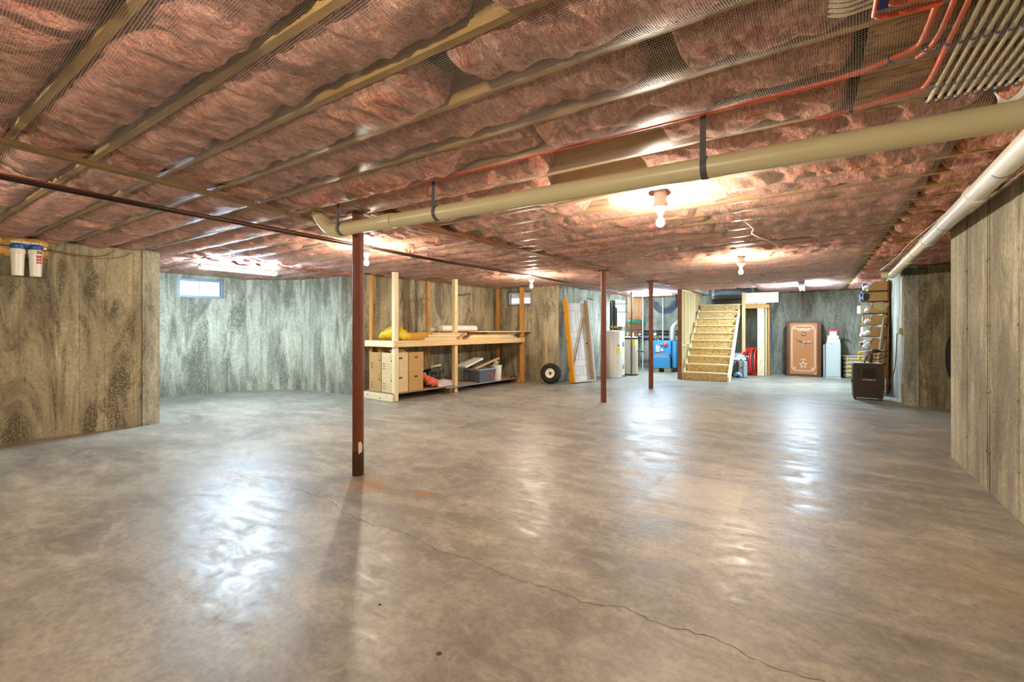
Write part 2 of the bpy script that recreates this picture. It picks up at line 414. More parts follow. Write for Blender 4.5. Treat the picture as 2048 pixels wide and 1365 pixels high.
# vectorised value noise
_rs = np.random.RandomState(3); _T = _rs.rand(512, 512).astype(np.float32)
def vn(x, y, s=0):
    x = np.asarray(x, np.float64)+s*17.13; y = np.asarray(y, np.float64)+s*31.7
    xi = np.floor(x).astype(int); yi = np.floor(y).astype(int); fx = x-xi; fy = y-yi
    fx = fx*fx*(3-2*fx); fy = fy*fy*(3-2*fy); g = lambda a, b: _T[a % 512, b % 512]
    return (g(xi, yi)*(1-fx)+g(xi+1, yi)*fx)*(1-fy)+(g(xi, yi+1)*(1-fx)+g(xi+1, yi+1)*fx)*fy-.5
def grid_mesh(name, X, Y, Zv):
    ny, nx = X.shape; co = np.stack([X, Y, Zv], -1).reshape(-1, 3).astype(np.float32)
    i = np.arange(nx-1)[None, :]+np.arange(ny-1)[:, None]*nx
    q = np.stack([i, i+nx, i+nx+1, i+1], -1).reshape(-1, 4)          # faces look down
    me = bpy.data.meshes.new(name); nf = len(q)
    me.vertices.add(len(co)); me.vertices.foreach_set('co', co.ravel())
    me.loops.add(nf*4); me.loops.foreach_set('vertex_index', q.ravel().astype(np.int32))
    me.polygons.add(nf); me.polygons.foreach_set('loop_start', np.arange(0, nf*4, 4, dtype=np.int32))
    me.polygons.foreach_set('use_smooth', np.ones(nf, dtype=bool)); me.update(); me.validate(); return me

# ------------------------------------------------------------------ the setting
WT = 2.50            # top of the concrete walls
JB = 2.52            # underside of the joists
st = lambda o: tag(o, kind='structure')
floor = st(box((-12.5, -4, -.2), (4.5, 17.5, 0)).build('floor', MATS['floor']))
import itertools
def crack(pts, wid, name='crack'):
    P = []
    for a, b in zip(pts[:-1], pts[1:]):
        for i in range(10):
            t = i/10; P.append((a[0]+(b[0]-a[0])*t+random.uniform(-.012, .012), a[1]+(b[1]-a[1])*t+random.uniform(-.012, .012)))
    P.append(pts[-1]); vs = []; fs = []
    for i, p in enumerate(P):
        q = P[min(i+1, len(P)-1)]; o_ = P[max(i-1, 0)]; d = Vector((q[0]-o_[0], q[1]-o_[1])).normalized(); w2 = wid*random.uniform(.3, 1.0)
        vs += [(p[0]-d.y*w2, p[1]+d.x*w2, .0006), (p[0]+d.y*w2, p[1]-d.x*w2, .0006)]
    for i in range(len(P)-1): fs.append((2*i, 2*i+1, 2*i+3, 2*i+2))
    MB().add(vs, fs).build(name, CRACK, floor)
crack([(-3.78, 2.23), (-3.2, 2.22), (-2.92, 2.13), (-2.60, 2.11), (-2.30, 2.15), (-1.94, 2.09), (-1.70, 2.12), (-1.45, 2.09), (-1.16, 2.11), (-.95, 2.10), (-.78, 2.17), (-.60, 2.14), (-.38, 2.18), (-.12, 2.12), (.12, 2.16), (.35, 2.11)], .0028)
for (x, y, a, b) in ((.52, 2.33, .024, .011), (.62, 2.15, .014, .006), (.60, 2.16, .012, .006), (-1.32, 1.43, .013, .011), (-1.8, 1.52, .009, .006), (-.72, 1.43, .07, .012)):
    MB().lathe([(a, 0), (a*.8, .0012), (0, .0012)], (x, y, 0), 12).build('tar_spot', STAINW, floor)

def wall(name, p, q, mat, z0=0.0, z1=WT, thick=.25, seams=(), hole=None, side=1, ties=True):
    """wall face along p->q; the body lies on the outer side; seams = distances from p of the form joints"""
    L = math.hypot(q[0]-p[0], q[1]-p[1]); ang = math.atan2(q[1]-p[1], q[0]-p[0])
    m = MB(); t0, t1 = (0, thick*side) if side > 0 else (thick*side, 0)
    if hole:
        a, b, c, d = hole
        m.box((0, t0, z0), (a, t1, z1)); m.box((b, t0, z0), (L, t1, z1)); m.box((a, t0, z0), (b, t1, c)); m.box((a, t0, d), (b, t1, z1))
    else: m.box((0, t0, z0), (L, t1, z1))
    o = st(m.build(name, mat, None, False, (p[0], p[1], 0), ang))
    for s_ in seams:
        r = MB(); sd = -side; wv = random.uniform(.003, .006)
        if hole and hole[0] < s_ < hole[1]: zt = hole[2]
        else: zt = z1
        r.box((s_-wv, 0, z0+.01), (s_+wv, sd*random.uniform(.002, .005), zt-.01), .001)
        for zz in (.35, .85, 1.4, 1.95):
            if ties: r.ball((s_+random.uniform(-.004, .004), sd*.004, zz+random.uniform(-.02, .02)), .013, 6, 4, (1, .7, 1))
        r.build('form_seam', mat, o)
    return o
rng = lambda a, b, d: [a+i*d for i in range(int((b-a)/d)+1)]
wall('wall_left', (-8.55, -3.0), (-7.93, 2.66), CW['left'], seams=[.5, 1.1, 1.7, 2.3, 2.9, 3.5, 4.0, 4.15, 4.85, 5.10, 5.4], side=1)
wall('wall_left_return', (-7.93, 2.66), (-11.3, 2.66), CW['bay'], thick=.2, side=1, seams=[.6, 1.2, 1.8])
W1 = (3.88, 4.74, 2.03, 2.44)
wall('wall_bay_window', (-11.02, 2.6), (-10.58, 5.17), CW['bay'], side=1, seams=[.3, .92, 1.02, 1.9], hole=(1.34, 2.16, 2.03, 2.43))
wall('wall_bay_corner', (-10.58, 5.17), (-9.70, 5.95), CW['bay'], side=1, seams=[.05, .16, .42, .70, 1.08])
wall('wall_bay_end', (-9.70, 5.95), (-7.70, 5.99), CW['bay'], side=1, seams=[.06, .15, .5, 1.0, 1.5])
wall('wall_nook_back', (-7.70, 5.99), (-7.33, 10.29), CW['nook'], side=1, seams=[.35, .95, 1.05, 1.65, 2.3, 2.9, 3.5])
wall('wall_nook_end', (-7.33, 10.29), (-5.40, 10.29), CW['nook'], side=1, seams=[.9, 1.3], hole=(.33, 1.12, 2.0, 2.40))
wall('wall_boiler_side', (-5.40, 10.29), (-5.22, 16.3), CW['far'], side=1, seams=rng(.5, 5.5, .62))
wall('wall_back', (-5.22, 16.3), (1.55, 16.3), CW['far'], side=1, seams=rng(.4, 6.6, .78))
wall('wall_right_far', (1.44, 16.3), (1.385, 10.72), CW['far'], side=1, thick=.2, seams=[])
wall('wall_alcove_back', (1.385, 10.72), (4.0, 10.78), CW['alc'], side=1, thick=.2, seams=[.36, .95, 1.6])
wall('wall_alcove_side', (3.8, 10.8), (3.8, 6.4), CW['alc'], side=1)
wall('wall_alcove_front', (4.0, 6.69), (1.25, 6.69), CW['right'], side=1, thick=.2)
wall('wall_right', (1.252, 6.69), (1.21, -3.2), CW['right'], side=1, seams=[.62, 1.24, 1.30, 1.95, 2.6, 3.2, 4.0])
wall('wall_front', (1.5, -3.0), (-8.9, -3.0), CW['left'], side=1, seams=rng(.6, 9, 1.2))

def window(n, loc, ang, wd, z0, z1, label):
    f = bpy.data.objects.new('window_%d' % n, None); COL.objects.link(f); st(f); f.location = loc; f.rotation_euler = (0, 0, ang)
    m = MB(); h = z1-z0; d0, d1 = .03, .11
    for a, b in (((0, d0, 0), (wd, d1, .045)), ((0, d0, h-.045), (wd, d1, h)), ((0, d0, .045), (.045, d1, h-.045)), ((wd-.045, d0, .045), (wd, d1, h-.045))): m.box(a, b, .004)
    m.build('window_frame', BLUEGREY, f)
    for i in (0, 1):
        a, b = (.05, wd*.51) if i == 0 else (wd*.47, wd-.05); y = .055+.025*i
        s_ = MB()
        for p, q in (((a, y, .05), (b, y+.02, .075)), ((a, y, h-.075), (b, y+.02, h-.05)), ((a, y, .075), (a+.028, y+.02, h-.075)), ((b-.028, y, .075), (b, y+.02, h-.075))): s_.box(p, q, .003)
        so = s_.build('sash', WHITE, f); box((a+.02, y+.008, .07), (b-.02, y+.012, h-.07)).build('pane', PANE, so)
    # lining of the opening in the concrete
    return f
a1 = math.atan2(2.57, .44)
window(1, (-11.02+math.cos(a1)*1.34, 2.6+math.sin(a1)*1.34, 2.03), a1, .82, 2.03, 2.43, '')
window(2, (-7.33+.33, 10.29, 2.0), 0, .79, 2.0, 2.40, '')

# ceiling: subfloor, joists, insulation batts, netting, beam
ceil = st(MB().box((-12.5, -4, 2.78), (-2.96, 17.5, 2.84)).box((-1.28, -4, 2.78), (4.5, 17.5, 2.84)).box((-2.96, -4, 2.78), (-1.28, 14.0, 2.84)).build('ceiling', OSBD))
JP = .39; J0 = .592-4*JP; NJ = 45
jy = [J0+JP*k for k in range(NJ)]
def xmin(y):
    if y < 2.66: return -8.5
    if y < 5.9: return -11.2
    if y < 10.3: return -7.75
    return -5.5
def xmax(y): return 3.9 if 6.6 < y < 10.8 else 1.5
jmesh = {}
for k, y in enumerate(jy):
    if y > 16.3: break
    a, b = xmin(y), xmax(y)
    segs = [(a, b)]
    if y > 13.95: segs = [(a, -2.98), (-1.26, b)]
    for (p, q) in segs:
        key = (p, q)
        if key not in jmesh:
            m = MB().box((p, -.021, 0), (q, .021, .045), .003).box((p, -.008, .045), (q, .008, .24))
            o = m.build('joist', JOIST, ceil); jmesh[key] = o.data
        else:
            o = bpy.data.objects.new('joist', jmesh[key]); COL.objects.link(o); o.parent = ceil
        o.location = (0, y, JB)
def zbase(x, y, k, s):
    """underside of an insulation batt, before its folds"""
    return JB-.030-.055*(vn(x*.9, y*1.3, s)+.18)-.02*vn(x*2.7, y*2.2, s+1)
def batt(k, x0, x1, s):
    ya, yb = jy[k]+.018, jy[k+1]-.018; near = ya < 4.2
    res = .018 if near else (.03 if ya < 8 else .05); nx = max(6, int((x1-x0)/res)); ny = 20 if near else (13 if ya < 8 else 9)
    X, V = np.meshgrid(np.linspace(x0, x1, nx), np.linspace(0, 1, ny)); Y = ya+V*(yb-ya)
    side = np.abs(2*V-1); prof = 1-side**5
    e = np.clip(np.minimum(X-x0, x1-X)/.07, 0, 1); e = np.sqrt(1-(1-e)**2)
    w_ = .4*vn(X*2.1, V*1.5, s+5)
    xw = X+(.5-(V-.5)**2*1.2)*.35*np.sign(vn(np.array([s*1.3]), np.array([2.2]), 2))+w_*.12
    folds = np.abs(vn(xw*5.5, V*1.3+k, s+2))*.10+np.abs(vn(xw*13, V*2.6+k, s+3))*.055+np.abs(vn(xw*28, V*5+k, s+4))*.022
    lump = vn(X*3.1, Y*5, s+6)*.03
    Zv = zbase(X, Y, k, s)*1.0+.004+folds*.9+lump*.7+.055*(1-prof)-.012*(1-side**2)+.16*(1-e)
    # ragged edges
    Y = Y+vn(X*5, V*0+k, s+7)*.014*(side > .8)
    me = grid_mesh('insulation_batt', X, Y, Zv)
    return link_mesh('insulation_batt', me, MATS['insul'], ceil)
nb = 0
gaps = {(9, 0): (-1.55, -.75), (10, 0): (-1.75, -1.0), (11, 0): (-1.5, -1.2), (12, 0): (-1.75, -1.55), (3, 0): (-1.35, -1.25), (4, 0): (-.75, -.66), (6, 0): (-1.5, -1.3), (5, 0): (-1.05, -.95), (7, 0): (-.62, -.5)}
for k in range(2, NJ-1):
    ym = jy[k]+JP/2
    if ym > 16.2: break
    right_end = .16 if ym < 3.0 else .72
    runs = []
    if ym < 13.9:
        runs += [(-3.28+.06*(ym-6)/8*3 if ym > 3 else -3.74, right_end)]
    else: runs += [(-1.25, right_end)]
    if ym > 3.0: runs.append((.76, xmax(ym)-.1))
    left = xmin(ym)+.12
    if ym < 13.9: runs.append((left, -3.78 if ym < 3 else -3.5+.05*(ym-3)))
    else: runs.append((left, -3.02))
    for ri, (a, b) in enumerate(runs):
        # cut long runs into batts
        L = b-a
        if L > 3.4:
            c = a+L*(.42+.2*random.random()); cuts = [(a, c-.005), (c+.005, b)]
        else: cuts = [(a, b)]
        if (k, ri) in gaps and L > 2:
            g0, g1 = gaps[(k, ri)]; cuts = [(a, g0), (g1, b)]
        for (p, q) in cuts:
            if q-p < .25: continue
            batt(k, p, q, nb*1.37+k); nb += 1
# netting stapled under the joists
def net(x0, x1, k0, k1, s):
    xs = np.arange(x0, x1+.001, .06); vrow = []; 
    ys = []
    for k in range(k0, k1):
        for v in (0, .12, .3, .5, .7, .88): ys.append((jy[k]+JP*v, v))
    ys.append((jy[k1], 0))
    Y1 = np.array([a for a, _ in ys]); V1 = np.array([b for _, b in ys])
    X, Y = np.meshgrid(xs, Y1); V = np.repeat(V1[:, None], len(xs), 1)
    prof = 1-np.abs(2*V-1)**2.2
    Zv = JB-.006-prof*(.045+.035*(vn(X*.9, Y*1.1, s)+.1)+.02*vn(X*4, Y*1.2, s+2))
    me = grid_mesh('netting', X, Y, Zv); o = link_mesh('netting', me, MATS['net'], ceil); o['kind'] = 'stuff'; return o
net(-3.74, 1.2, 2, 10, 4); net(-3.3, .74, 10, 37, 5); net(-8.1, -3.78, 2, 10, 6); net(-7.4, -3.4, 10, 29, 7); net(-5.35, -3.0, 29, 42, 8); net(-10.6, -8.15, 9, 17, 9)
net(-1.2, .74, 37, 42, 10)
# long timber beam over the columns (near part hangs lower)
def plies(name, p, q, z, h, n, wd, mat):
    d = Vector((q[0]-p[0], q[1]-p[1], 0)).normalized(); sd = Vector((-d.y, d.x, 0))
    for i in range(n):
        off = sd*((i-(n-1)/2)*wd); zz = z+random.uniform(0, .004)
        MB().bar((p[0]+off.x, p[1]+off.y, zz+h/2), (q[0]+off.x, q[1]+off.y, zz+h/2), wd*.95, h, bev=.003).build(name, mat, ceil)
BEAMW = wood('beam_wood', srgb(142, 114, 72), srgb(104, 78, 44), 1)
plies('furring_strip', (-3.70, -1.0), (-4.13, 2.86), 2.438, .03, 3, .026, BEAMW)
REDW = plain('red_brown_wood', srgb(140, 82, 46), .7, 0, .2, 6, .1, (6, .6, 6))
plies('beam_ply', (-3.57, 2.83), (-3.02, 12.6), 2.475, .2, 3, .040, REDW)
# sill plates on top of the walls
for (p, q) in (((-8.2, 1.9), (-7.95, 2.6)), ((-8.62, -1), (-8.2, 1.9)), ((-11.06, 2.7), (-10.65, 5.15)), ((-10.62, 5.22), (-9.74, 6.0)), ((-9.7, 6.02), (-7.8, 6.05)), ((-7.77, 6.0), (-7.42, 10.2)), ((-7.3, 10.37), (-5.5, 10.37)), ((-5.48, 10.3), (-5.3, 16.2)), ((-5.2, 16.38), (1.4, 16.38)), ((1.46, 12), (1.46, 10.9)), ((1.5, 10.84), (3.8, 10.9)), ((1.34, 6.5), (1.3, -1))):
    MB().bar((p[0], p[1], WT+.02), (q[0], q[1], WT+.02), .13, .04, bev=.003).build('sill_plate', BROWN[1], ceil)
    MB().bar((p[0], p[1], WT+.16), (q[0], q[1], WT+.16), .03, .24).build('rim_board', BROWN[1], ceil)
# stairwell above the landing
m = MB(); m.box((-3.0, 13.95, 2.53), (-2.96, 16.4, 5.0)).box((-1.28, 13.95, 2.53), (-1.24, 16.4, 5.0)).box((-3.0, 13.92, 2.53), (-1.24, 13.96, 5.0)).box((-3.0, 16.32, 2.5), (-1.24, 16.4, 5.0)).box((-3.0, 13.92, 5.0), (-1.24, 16.4, 5.05))
st(m.build('wall_stairwell', WHITE))
d = bpy.data.objects.new('door_1', None); COL.objects.link(d); st(d); d.location = (-2.15, 16.2, 2.36)
box((-.55, .0, .0), (.55, .05, 2.0), .004).build('door_slab', GREYPANEL, d); box((-.63, -.01, -.02), (-.55, .06, 2.1), .004).build('door_trim', WHITE, d)
box((.55, -.01, -.02), (.63, .06, 2.1), .004).build('door_trim', WHITE, d); box((-.63, -.02, -.045), (.63, .06, -.001), .004).build('door_sill', GREYD, d)
# osb soffit panel over the tube run
box((.18, -.6, JB-.012), (1.215, 2.98, JB-.002)).build('soffit_panel', OSBD, ceil)

# ------------------------------------------------------------------ lamps
BR = .034
def bulb_glass():
    # frosted envelope: lets the filament light (a point lamp inside) through and glows itself
    m = bpy.data.materials.new('bulb_glow'); m.use_nodes = True; n = m.node_tree.nodes; n.remove(n['Principled BSDF'])
    tr = n.new('ShaderNodeBsdfTransparent'); em = n.new('ShaderNodeEmission'); ad = n.new('ShaderNodeAddShader')
    em.inputs[0].default_value = (1, .86, .62, 1); em.inputs[1].default_value = 30
    m.node_tree.links.new(tr.outputs[0], ad.inputs[0]); m.node_tree.links.new(em.outputs[0], ad.inputs[1])
    m.node_tree.links.new(ad.outputs[0], n['Material Output'].inputs[0]); m.cycles.emission_sampling = 'NONE'; MATS['bulb_glow'] = m
bulb_glass()
TG = TUBE_W/(PI*2*PI*.014*1.2*2)
emitter('tube_glow', COLD, TG*.62); emitter('tube_glow_bay', COLD, TG*.60); emitter('tube_glow_safe', COLD, TG*.85)
def bulb(loc, label):
    t = thing('ceiling_lamp', label, 'ceiling lamp', loc, 0, 'bare bulbs under the insulation')
    MB().lathe([(.05, .215), (.05, .12), (.058, .118), (.058, .085), (.048, .07), (.030, .055), (.024, .03), (.022, .026)], (0, 0, 0), 20).build('lamp_holder', WHITE, t, True)
    MB().lathe([(.0135, .028), (.0135, .005), (.018, -.005), (.030, -.022), (BR, -.042), (.031, -.060), (.021, -.074), (0, -.080)], (0, 0, 0), 16).build('bulb', MATS['bulb_glow'], t, True)
    ld = bpy.data.lights.new('filament', 'POINT'); ld.energy = BULB_W; ld.color = WARM; ld.shadow_soft_size = .028
    lo = bpy.data.objects.new('filament', ld); COL.objects.link(lo); lo.parent = t; lo.location = (0, 0, -.040)
    return t
bulb((-1.043, 3.79, 2.30), 'lit bare bulb nearest the camera, just beyond the cream pipe')
bulb((-.914, 7.77, 2.30), 'lit bare bulb on the ceiling in front of the stairs')
bulb((-4.945, 3.95, 2.30), 'lit bare bulb beside the front rusty column, left of the shelf')
bulb((-4.83, 8.01, 2.30), 'lit bare bulb above the far end of the timber shelf')
bulb((-1.1, -.35, 2.30), 'lit bare bulb on the ceiling behind the camera')
bulb((-5.0, -.35, 2.30), 'lit bare bulb on the ceiling beyond the left picture edge')
def tube_light(loc, ang, L, label, glow='tube_glow'):
    t = thing('tube_light', label, 'tube light', loc, ang, 'fluorescent tube lights')
    MB().prism([(-.055, .075), (.055, .075), (.055, .05), (.025, .03), (-.025, .03), (-.055, .05)], -L/2, L/2, 'xz').build('housing', WHITE, t)
    for s_ in (-1, 1):
        tb = MB().tube([(s_*.036, -L/2+.03, .015), (s_*.036, L/2-.03, .015)], .014, 8).build('lamp_tube', MATS[glow], t, True)
        for e in (-1, 1): MB().box((s_*.036-.012, e*(L/2-.028), -.004), (s_*.036+.012, e*(L/2-.006), .05), .002).build('socket', WHITE, tb)
    return t
tube_light((-8.12, 3.87, 2.345), -.06, 1.22, 'lit fluorescent tube fixture in front of the bay window', 'tube_glow_bay')
tube_light((-4.0, 13.5, 2.365), PI/2, 1.22, 'lit fluorescent tube fixture above the boiler')
tube_light((-.21, 13.25, 2.365), .0, 1.22, 'lit fluorescent tube fixture in front of the brown safe', 'tube_glow_safe')

# ------------------------------------------------------------------ steel columns
def column(loc, label, top, sticker=False):
    t = thing('support_column', label, 'column', loc, 0, 'red oxide steel columns')
    MB().tube([(0, 0, .22), (0, 0, top-.012)], .052, 24).build('shaft', RUST, t, True)
    MB().lathe([(.0525, .0), (.0535, .004), (.053, .2), (.0522, .235)], (0, 0, 0), 24).build('foot_sleeve', RUSTD if sticker else RUST, t, True)
    MB().box((-.09, -.075, top-.012), (.09, .075, top), .002).build('top_plate', RUSTD, t)
    if sticker: MB().prism([(0, .0), (.035, .03), (.04, .09), (.02, .13), (-.005, .1)], -.001, .001, 'xz').build('torn_tag', PLW, t, loc=(.04, -.03, .2), rotz=.6)
    return t
column((-3.575, 2.76, 0), 'tall red-brown steel column nearest the camera, under the cream pipe', 2.468, True)
column((-3.262, 8.03, 0), 'thin rusty steel column beside the white water heater', 2.474)
column((-3.113, 10.53, 0), 'thin rusty steel column in front of the blue boiler', 2.474)

# ------------------------------------------------------------------ plumbing along the ceiling
t = thing('drain_pipe', 'long cream plastic drain pipe hung across the ceiling', 'pipe', (-3.55, 2.60, 2.24))
py = .0
zr = lambda x: 2.292-.0155*(x+3.55)-2.24
xs = (-.02, .56, 4.72)
MB().tube([(-.05, 0, zr(-3.60)), (.62, 0, zr(-2.93))], .057, 24).build('pipe_section', PVC, t, True)
MB().tube([(.62, 0, zr(-2.93)), (4.745, 0, zr(1.2))], .057, 24).build('pipe_section', PVC, t, True)
MB().lathe([(.058, 0), (.066, .002), (.066, .115), (.0645, .12), (.064, .125), (.058, .127)], (.52, 0, zr(-3.03)), 24, (1, 0, -.0155)).build('coupling', PVC, t, True)
el = [(-.06, 0, .052), (-.14, .0, .056), (-.21, .0, .075), (-.27, .0, .11), (-.33, .0, .16), (-.42, .0, .25)]
MB().tube(catmull(el, 4), .061, 20).build('elbow', PVC, t, True)
MB().lathe([(.058, 0), (.067, .002), (.067, .07), (.058, .072)], (-.13, 0, .054), 24, (1, 0, 0)).build('elbow_collar', PVC, t, True)
for x in (-.03, 1.14, 3.07):
    z = zr(x-3.55); s_ = MB()
    s_.lathe([(.0575, -.016), (.0600, -.016), (.0600, .016), (.0575, .016)], (x, 0, z), 24, (1, 0, 0), True)
    sr = s_.build('hanger_strap', GREYD, t, True)
    MB().bar((x, -.056, z+.02), (x, -.05, JB-2.24), .030, .003, (0, 1, 0)).build('strap_tail', GREYD, sr)
t = thing('vent_pipe', 'white plastic pipe running along the top of the right wall', 'pipe', (1.0, 3.8, 2.40))
vp = lambda y: (.036*y-.002*max(0, 0-y), y, 0.0)          # drifts towards the wall as it goes away
MB().tube([vp(-6.4), vp(3.2)], .064, 28).build('pipe_section', PVCW, t, True)
MB().tube([vp(3.2), vp(7.2)], .064, 28).build('pipe_section', PVC, t, True)
for y in (.95, 3.15, 4.9, 6.4): MB().lathe([(.065, 0), (.074, .003), (.074, .11), (.065, .113)], vp(y), 28, (.036, 1, 0)).build('coupling', PVCW, t, True)
for y in (.3, 2.2, 4.2): MB().lathe([(.0645, -.012), (.0675, -.012), (.0675, .012), (.0645, .012)], vp(y), 28, (.036, 1, 0), True).build('pipe_clip', STEEL, t, True)
e = Vector(vp(7.2)); MB().tube(catmull([e, e+Vector((0, .10, 0)), e+Vector((-.05, .18, .01)), e+Vector((-.14, .21, .02))], 4), .068, 16).build('elbow', PVC, t, True)

# dark pipe bundle beneath the joists, left of the columns
for i, (dx, dz, r, y1) in enumerate(((0, 0, .011, 12.2), (.05, .006, .008, 11.5), (-.045, .004, .009, 12.4), (.085, .0, .006, 9.8))):
    P = [(-4.70+dx, -1.2, 2.438+dz)]
    for y in rng(0, y1, .8): P.append((-4.70+dx-.02*math.sin(y*.5)-.03*min(y, 4)+(.035*max(0, y-5)), y, 2.438+dz+.008*math.sin(y*1.7+i)))
    single('heating_pipe', tube(catmull(P, 3), r, 8), (DARKP, COPPER, DARKP, DARKP)[i],
           ('thickest dark pipe of the bundle running under the ceiling left of the columns', 'copper pipe in the dark bundle running under the left ceiling', 'dark pipe on the shelf side of the bundle under the left ceiling', 'thinnest dark pipe of the bundle nearest the columns')[i], 'pipe', group='pipes running under the left half of the ceiling', smooth=True)
# orange and white heating tubes under the osb panel, upper right
zt = JB-.028
ORD = ('first', 'second', 'third', 'fourth', 'fifth', 'sixth', 'seventh', 'eighth', 'ninth', 'tenth', 'eleventh', 'twelfth')
for i in range(12):
    x = .475+.0335*i; dy = .006*math.sin(i*2.1)
    P = [(x, -.5, zt), (x+.004*math.sin(i), .6, zt), (x-.006*math.cos(i*1.7), 1.5, zt-.002), (x+.004, 2.3, zt), (x, 2.9+dy, zt), (x, 2.985, zt+.012)]
    single('heating_tube', tube(catmull(P, 5), .0095, 10), WPEX, '%s white heating tube from the left in the parallel row at the upper right' % ORD[i], 'tube', group='white heating tubes at the upper right', smooth=True)
OR = [('orange heating tube bending left under the bare panel, upper of the two long runs', [(.345, .2, zt), (.35, 1.7, zt), (.355, 2.25, zt), (.335, 2.37, zt), (.26, 2.42, zt), (.16, 2.46, zt), (-.1, 2.505, zt+.008), (-1.2, 2.508, zt+.008), (-2.7, 2.508, zt+.008)]),
      ('orange heating tube bending left near the cream pipe, lower of the two long runs', [(.437, .2, zt), (.44, 1.7, zt), (.44, 2.3, zt), (.437, 2.72, zt), (.40, 2.80, zt), (.3, 2.82, zt), (.15, 2.86, zt), (.02, 2.90, zt+.01)]),
      ('orange heating tube between two others, ending at the dark tie', [(.39, .2, zt), (.395, 1.7, zt), (.40, 2.25, zt), (.385, 2.40, zt), (.36, 2.47, zt+.006)])]
for l, P in OR: single('heating_tube', tube(catmull(P, 6), .0105, 10), ORPEX, l, 'tube', group='orange heating tubes', smooth=True)
for i in range(3):
    P = [(.36+.045*i, 2.05-.06*i, zt-.022), (.27+.03*i, 2.04-.06*i, zt-.022), (.21+.03*i, 2.03-.06*i, zt-.022), (.185+.03*i, 2.0-.06*i, zt-.022), (.18+.03*i, 1.9-.06*i, zt-.022), (.18+.03*i, 1.0, zt-.022)]
    single('heating_tube', tube(catmull(P, 6), .0105, 10), ORPEX, 'short orange heating tube crossing above the frame edge, %s of three' % ('lowest', 'middle', 'topmost')[i], 'tube', group='orange heating tubes', smooth=True)
for i in range(4):
    P = [(.40, 1.80-.02*i, zt-.045), (.28, 1.92-.03*i, zt-.02), (.18, 1.965-.032*i, zt-.004), (.10, 1.98-.03*i, zt), (.05, 1.985-.03*i, zt+.02)]
    single('heating_tube', tube(catmull(P, 5), .0095, 10), WPEX, '%s of the four cream tubes running left at the top edge, upper right' % ('lowest', 'second lowest', 'second highest', 'highest')[i], 'tube', group='cream tubes running left at the upper right', smooth=True)
for j, (y, a, b, l) in enumerate(((2.40, .36, .90, 'middle'), (2.80, .44, .90, 'lower'), (2.96, .455, .90, 'lowest'))):
    m = MB()
    for i in range(int((b-a)/.0335)+1): m.lathe([(.0115, -.006), (.0135, -.006), (.0135, .006), (.0115, .006)], (a+.0155+i*.0335, y+.002*math.sin(i*3), zt), 10, (0, 1, 0), True)
    m.bar((a, y, zt+.016), (b, y, zt+.016), .012, .005)
    single('tube_tie', m, NAVY, 'dark blue tie rail across the white tubes, %s of three' % l, 'tube tie', group='tie rails holding the heating tubes')
for p, l in (((.27, 2.42), 'on the upper orange tube'), ((.165, 2.855), 'on the lower orange tube')):
    single('tube_clip', MB().lathe([(.0112, -.008), (.0145, -.008), (.0145, .008), (.0112, .008)], (0, 0, 0), 12, (1, -.15, 0), True), NAVY, 'small navy clip %s' % l, 'tube clip', (p[0], p[1], zt))
single('blue_tape', MB().lathe([(.05, -.012), (.054, -.012), (.054, .012), (.05, .012)], (0, 0, 0), 14, (1, 0, 0), True), NAVY, 'navy tape wrapped around the cream tubes at the top edge', 'tape', (.195, 1.915, zt-.006))
# clear twisted plastic strip hanging from the tubes
vs = []; fs = []; path = catmull([(.80, 2.05, zt-.03), (.80, 2.25, zt-.05), (.785, 2.45, zt-.07), (.765, 2.65, zt-.095), (.745, 2.80, zt-.115), (.715, 2.88, zt-.120), (.70, 2.90, zt-.09), (.695, 2.92, zt-.05)], 6)
for i, p in enumerate(path):
    a = .35*i; w2 = .022*(1+.2*math.sin(i))
    d = Vector((math.cos(a*.35), 0, .6*math.sin(a*.35))); vs += [p-d*w2, p+Vector((0, 0, -.008)), p+d*w2]
for i in range(len(path)-1): fs += [(3*i, 3*i+1, 3*i+4, 3*i+3), (3*i+1, 3*i+2, 3*i+5, 3*i+4)]
m = MB().add(vs, fs).add([v+Vector((0, 0, .003)) for v in vs], fs)
single('plastic_strip', m, CLEAR, 'twisted clear plastic strip hanging below the white tubes', 'plastic strip', smooth=True)
# bright netting crease by the second bulb, put in as a white tube, staple wire along the right strip
single('netting_crease', tube(catmull([(-.70, 4.55, 2.47), (-.58, 5.0, 2.462), (-.53, 5.5, 2.458), (-.56, 5.8, 2.456), (-.40, 6.6, 2.458), (-.36, 7.4, 2.465)], 5), .004, 6), PLW, 'bright crease of the netting seam, made as a white tube, beyond the near bulb', 'cord', smooth=True)
P = [(1.02, 3.2, 2.45), (.99, 4.0, 2.43), (1.02, 4.7, 2.45), (1.0, 5.4, 2.42), (1.03, 6.3, 2.45), (1.0, 7.4, 2.43), (1.05, 8.8, 2.44), (1.02, 10.4, 2.43)]
single('ceiling_cable', tube(catmull(P, 5), .005, 6), plain('yellow_cable', srgb(196, 168, 90), .5), 'thin yellow cable looping under the insulation beside the right wall', 'cable', smooth=True)
P = [(p[0]+.03, p[1], p[2]-.005) for p in P]
single('ceiling_cable', tube(catmull(P, 5), .004, 6), GREYD, 'thin grey cable looping beside the yellow one near the right wall', 'cable', smooth=True)

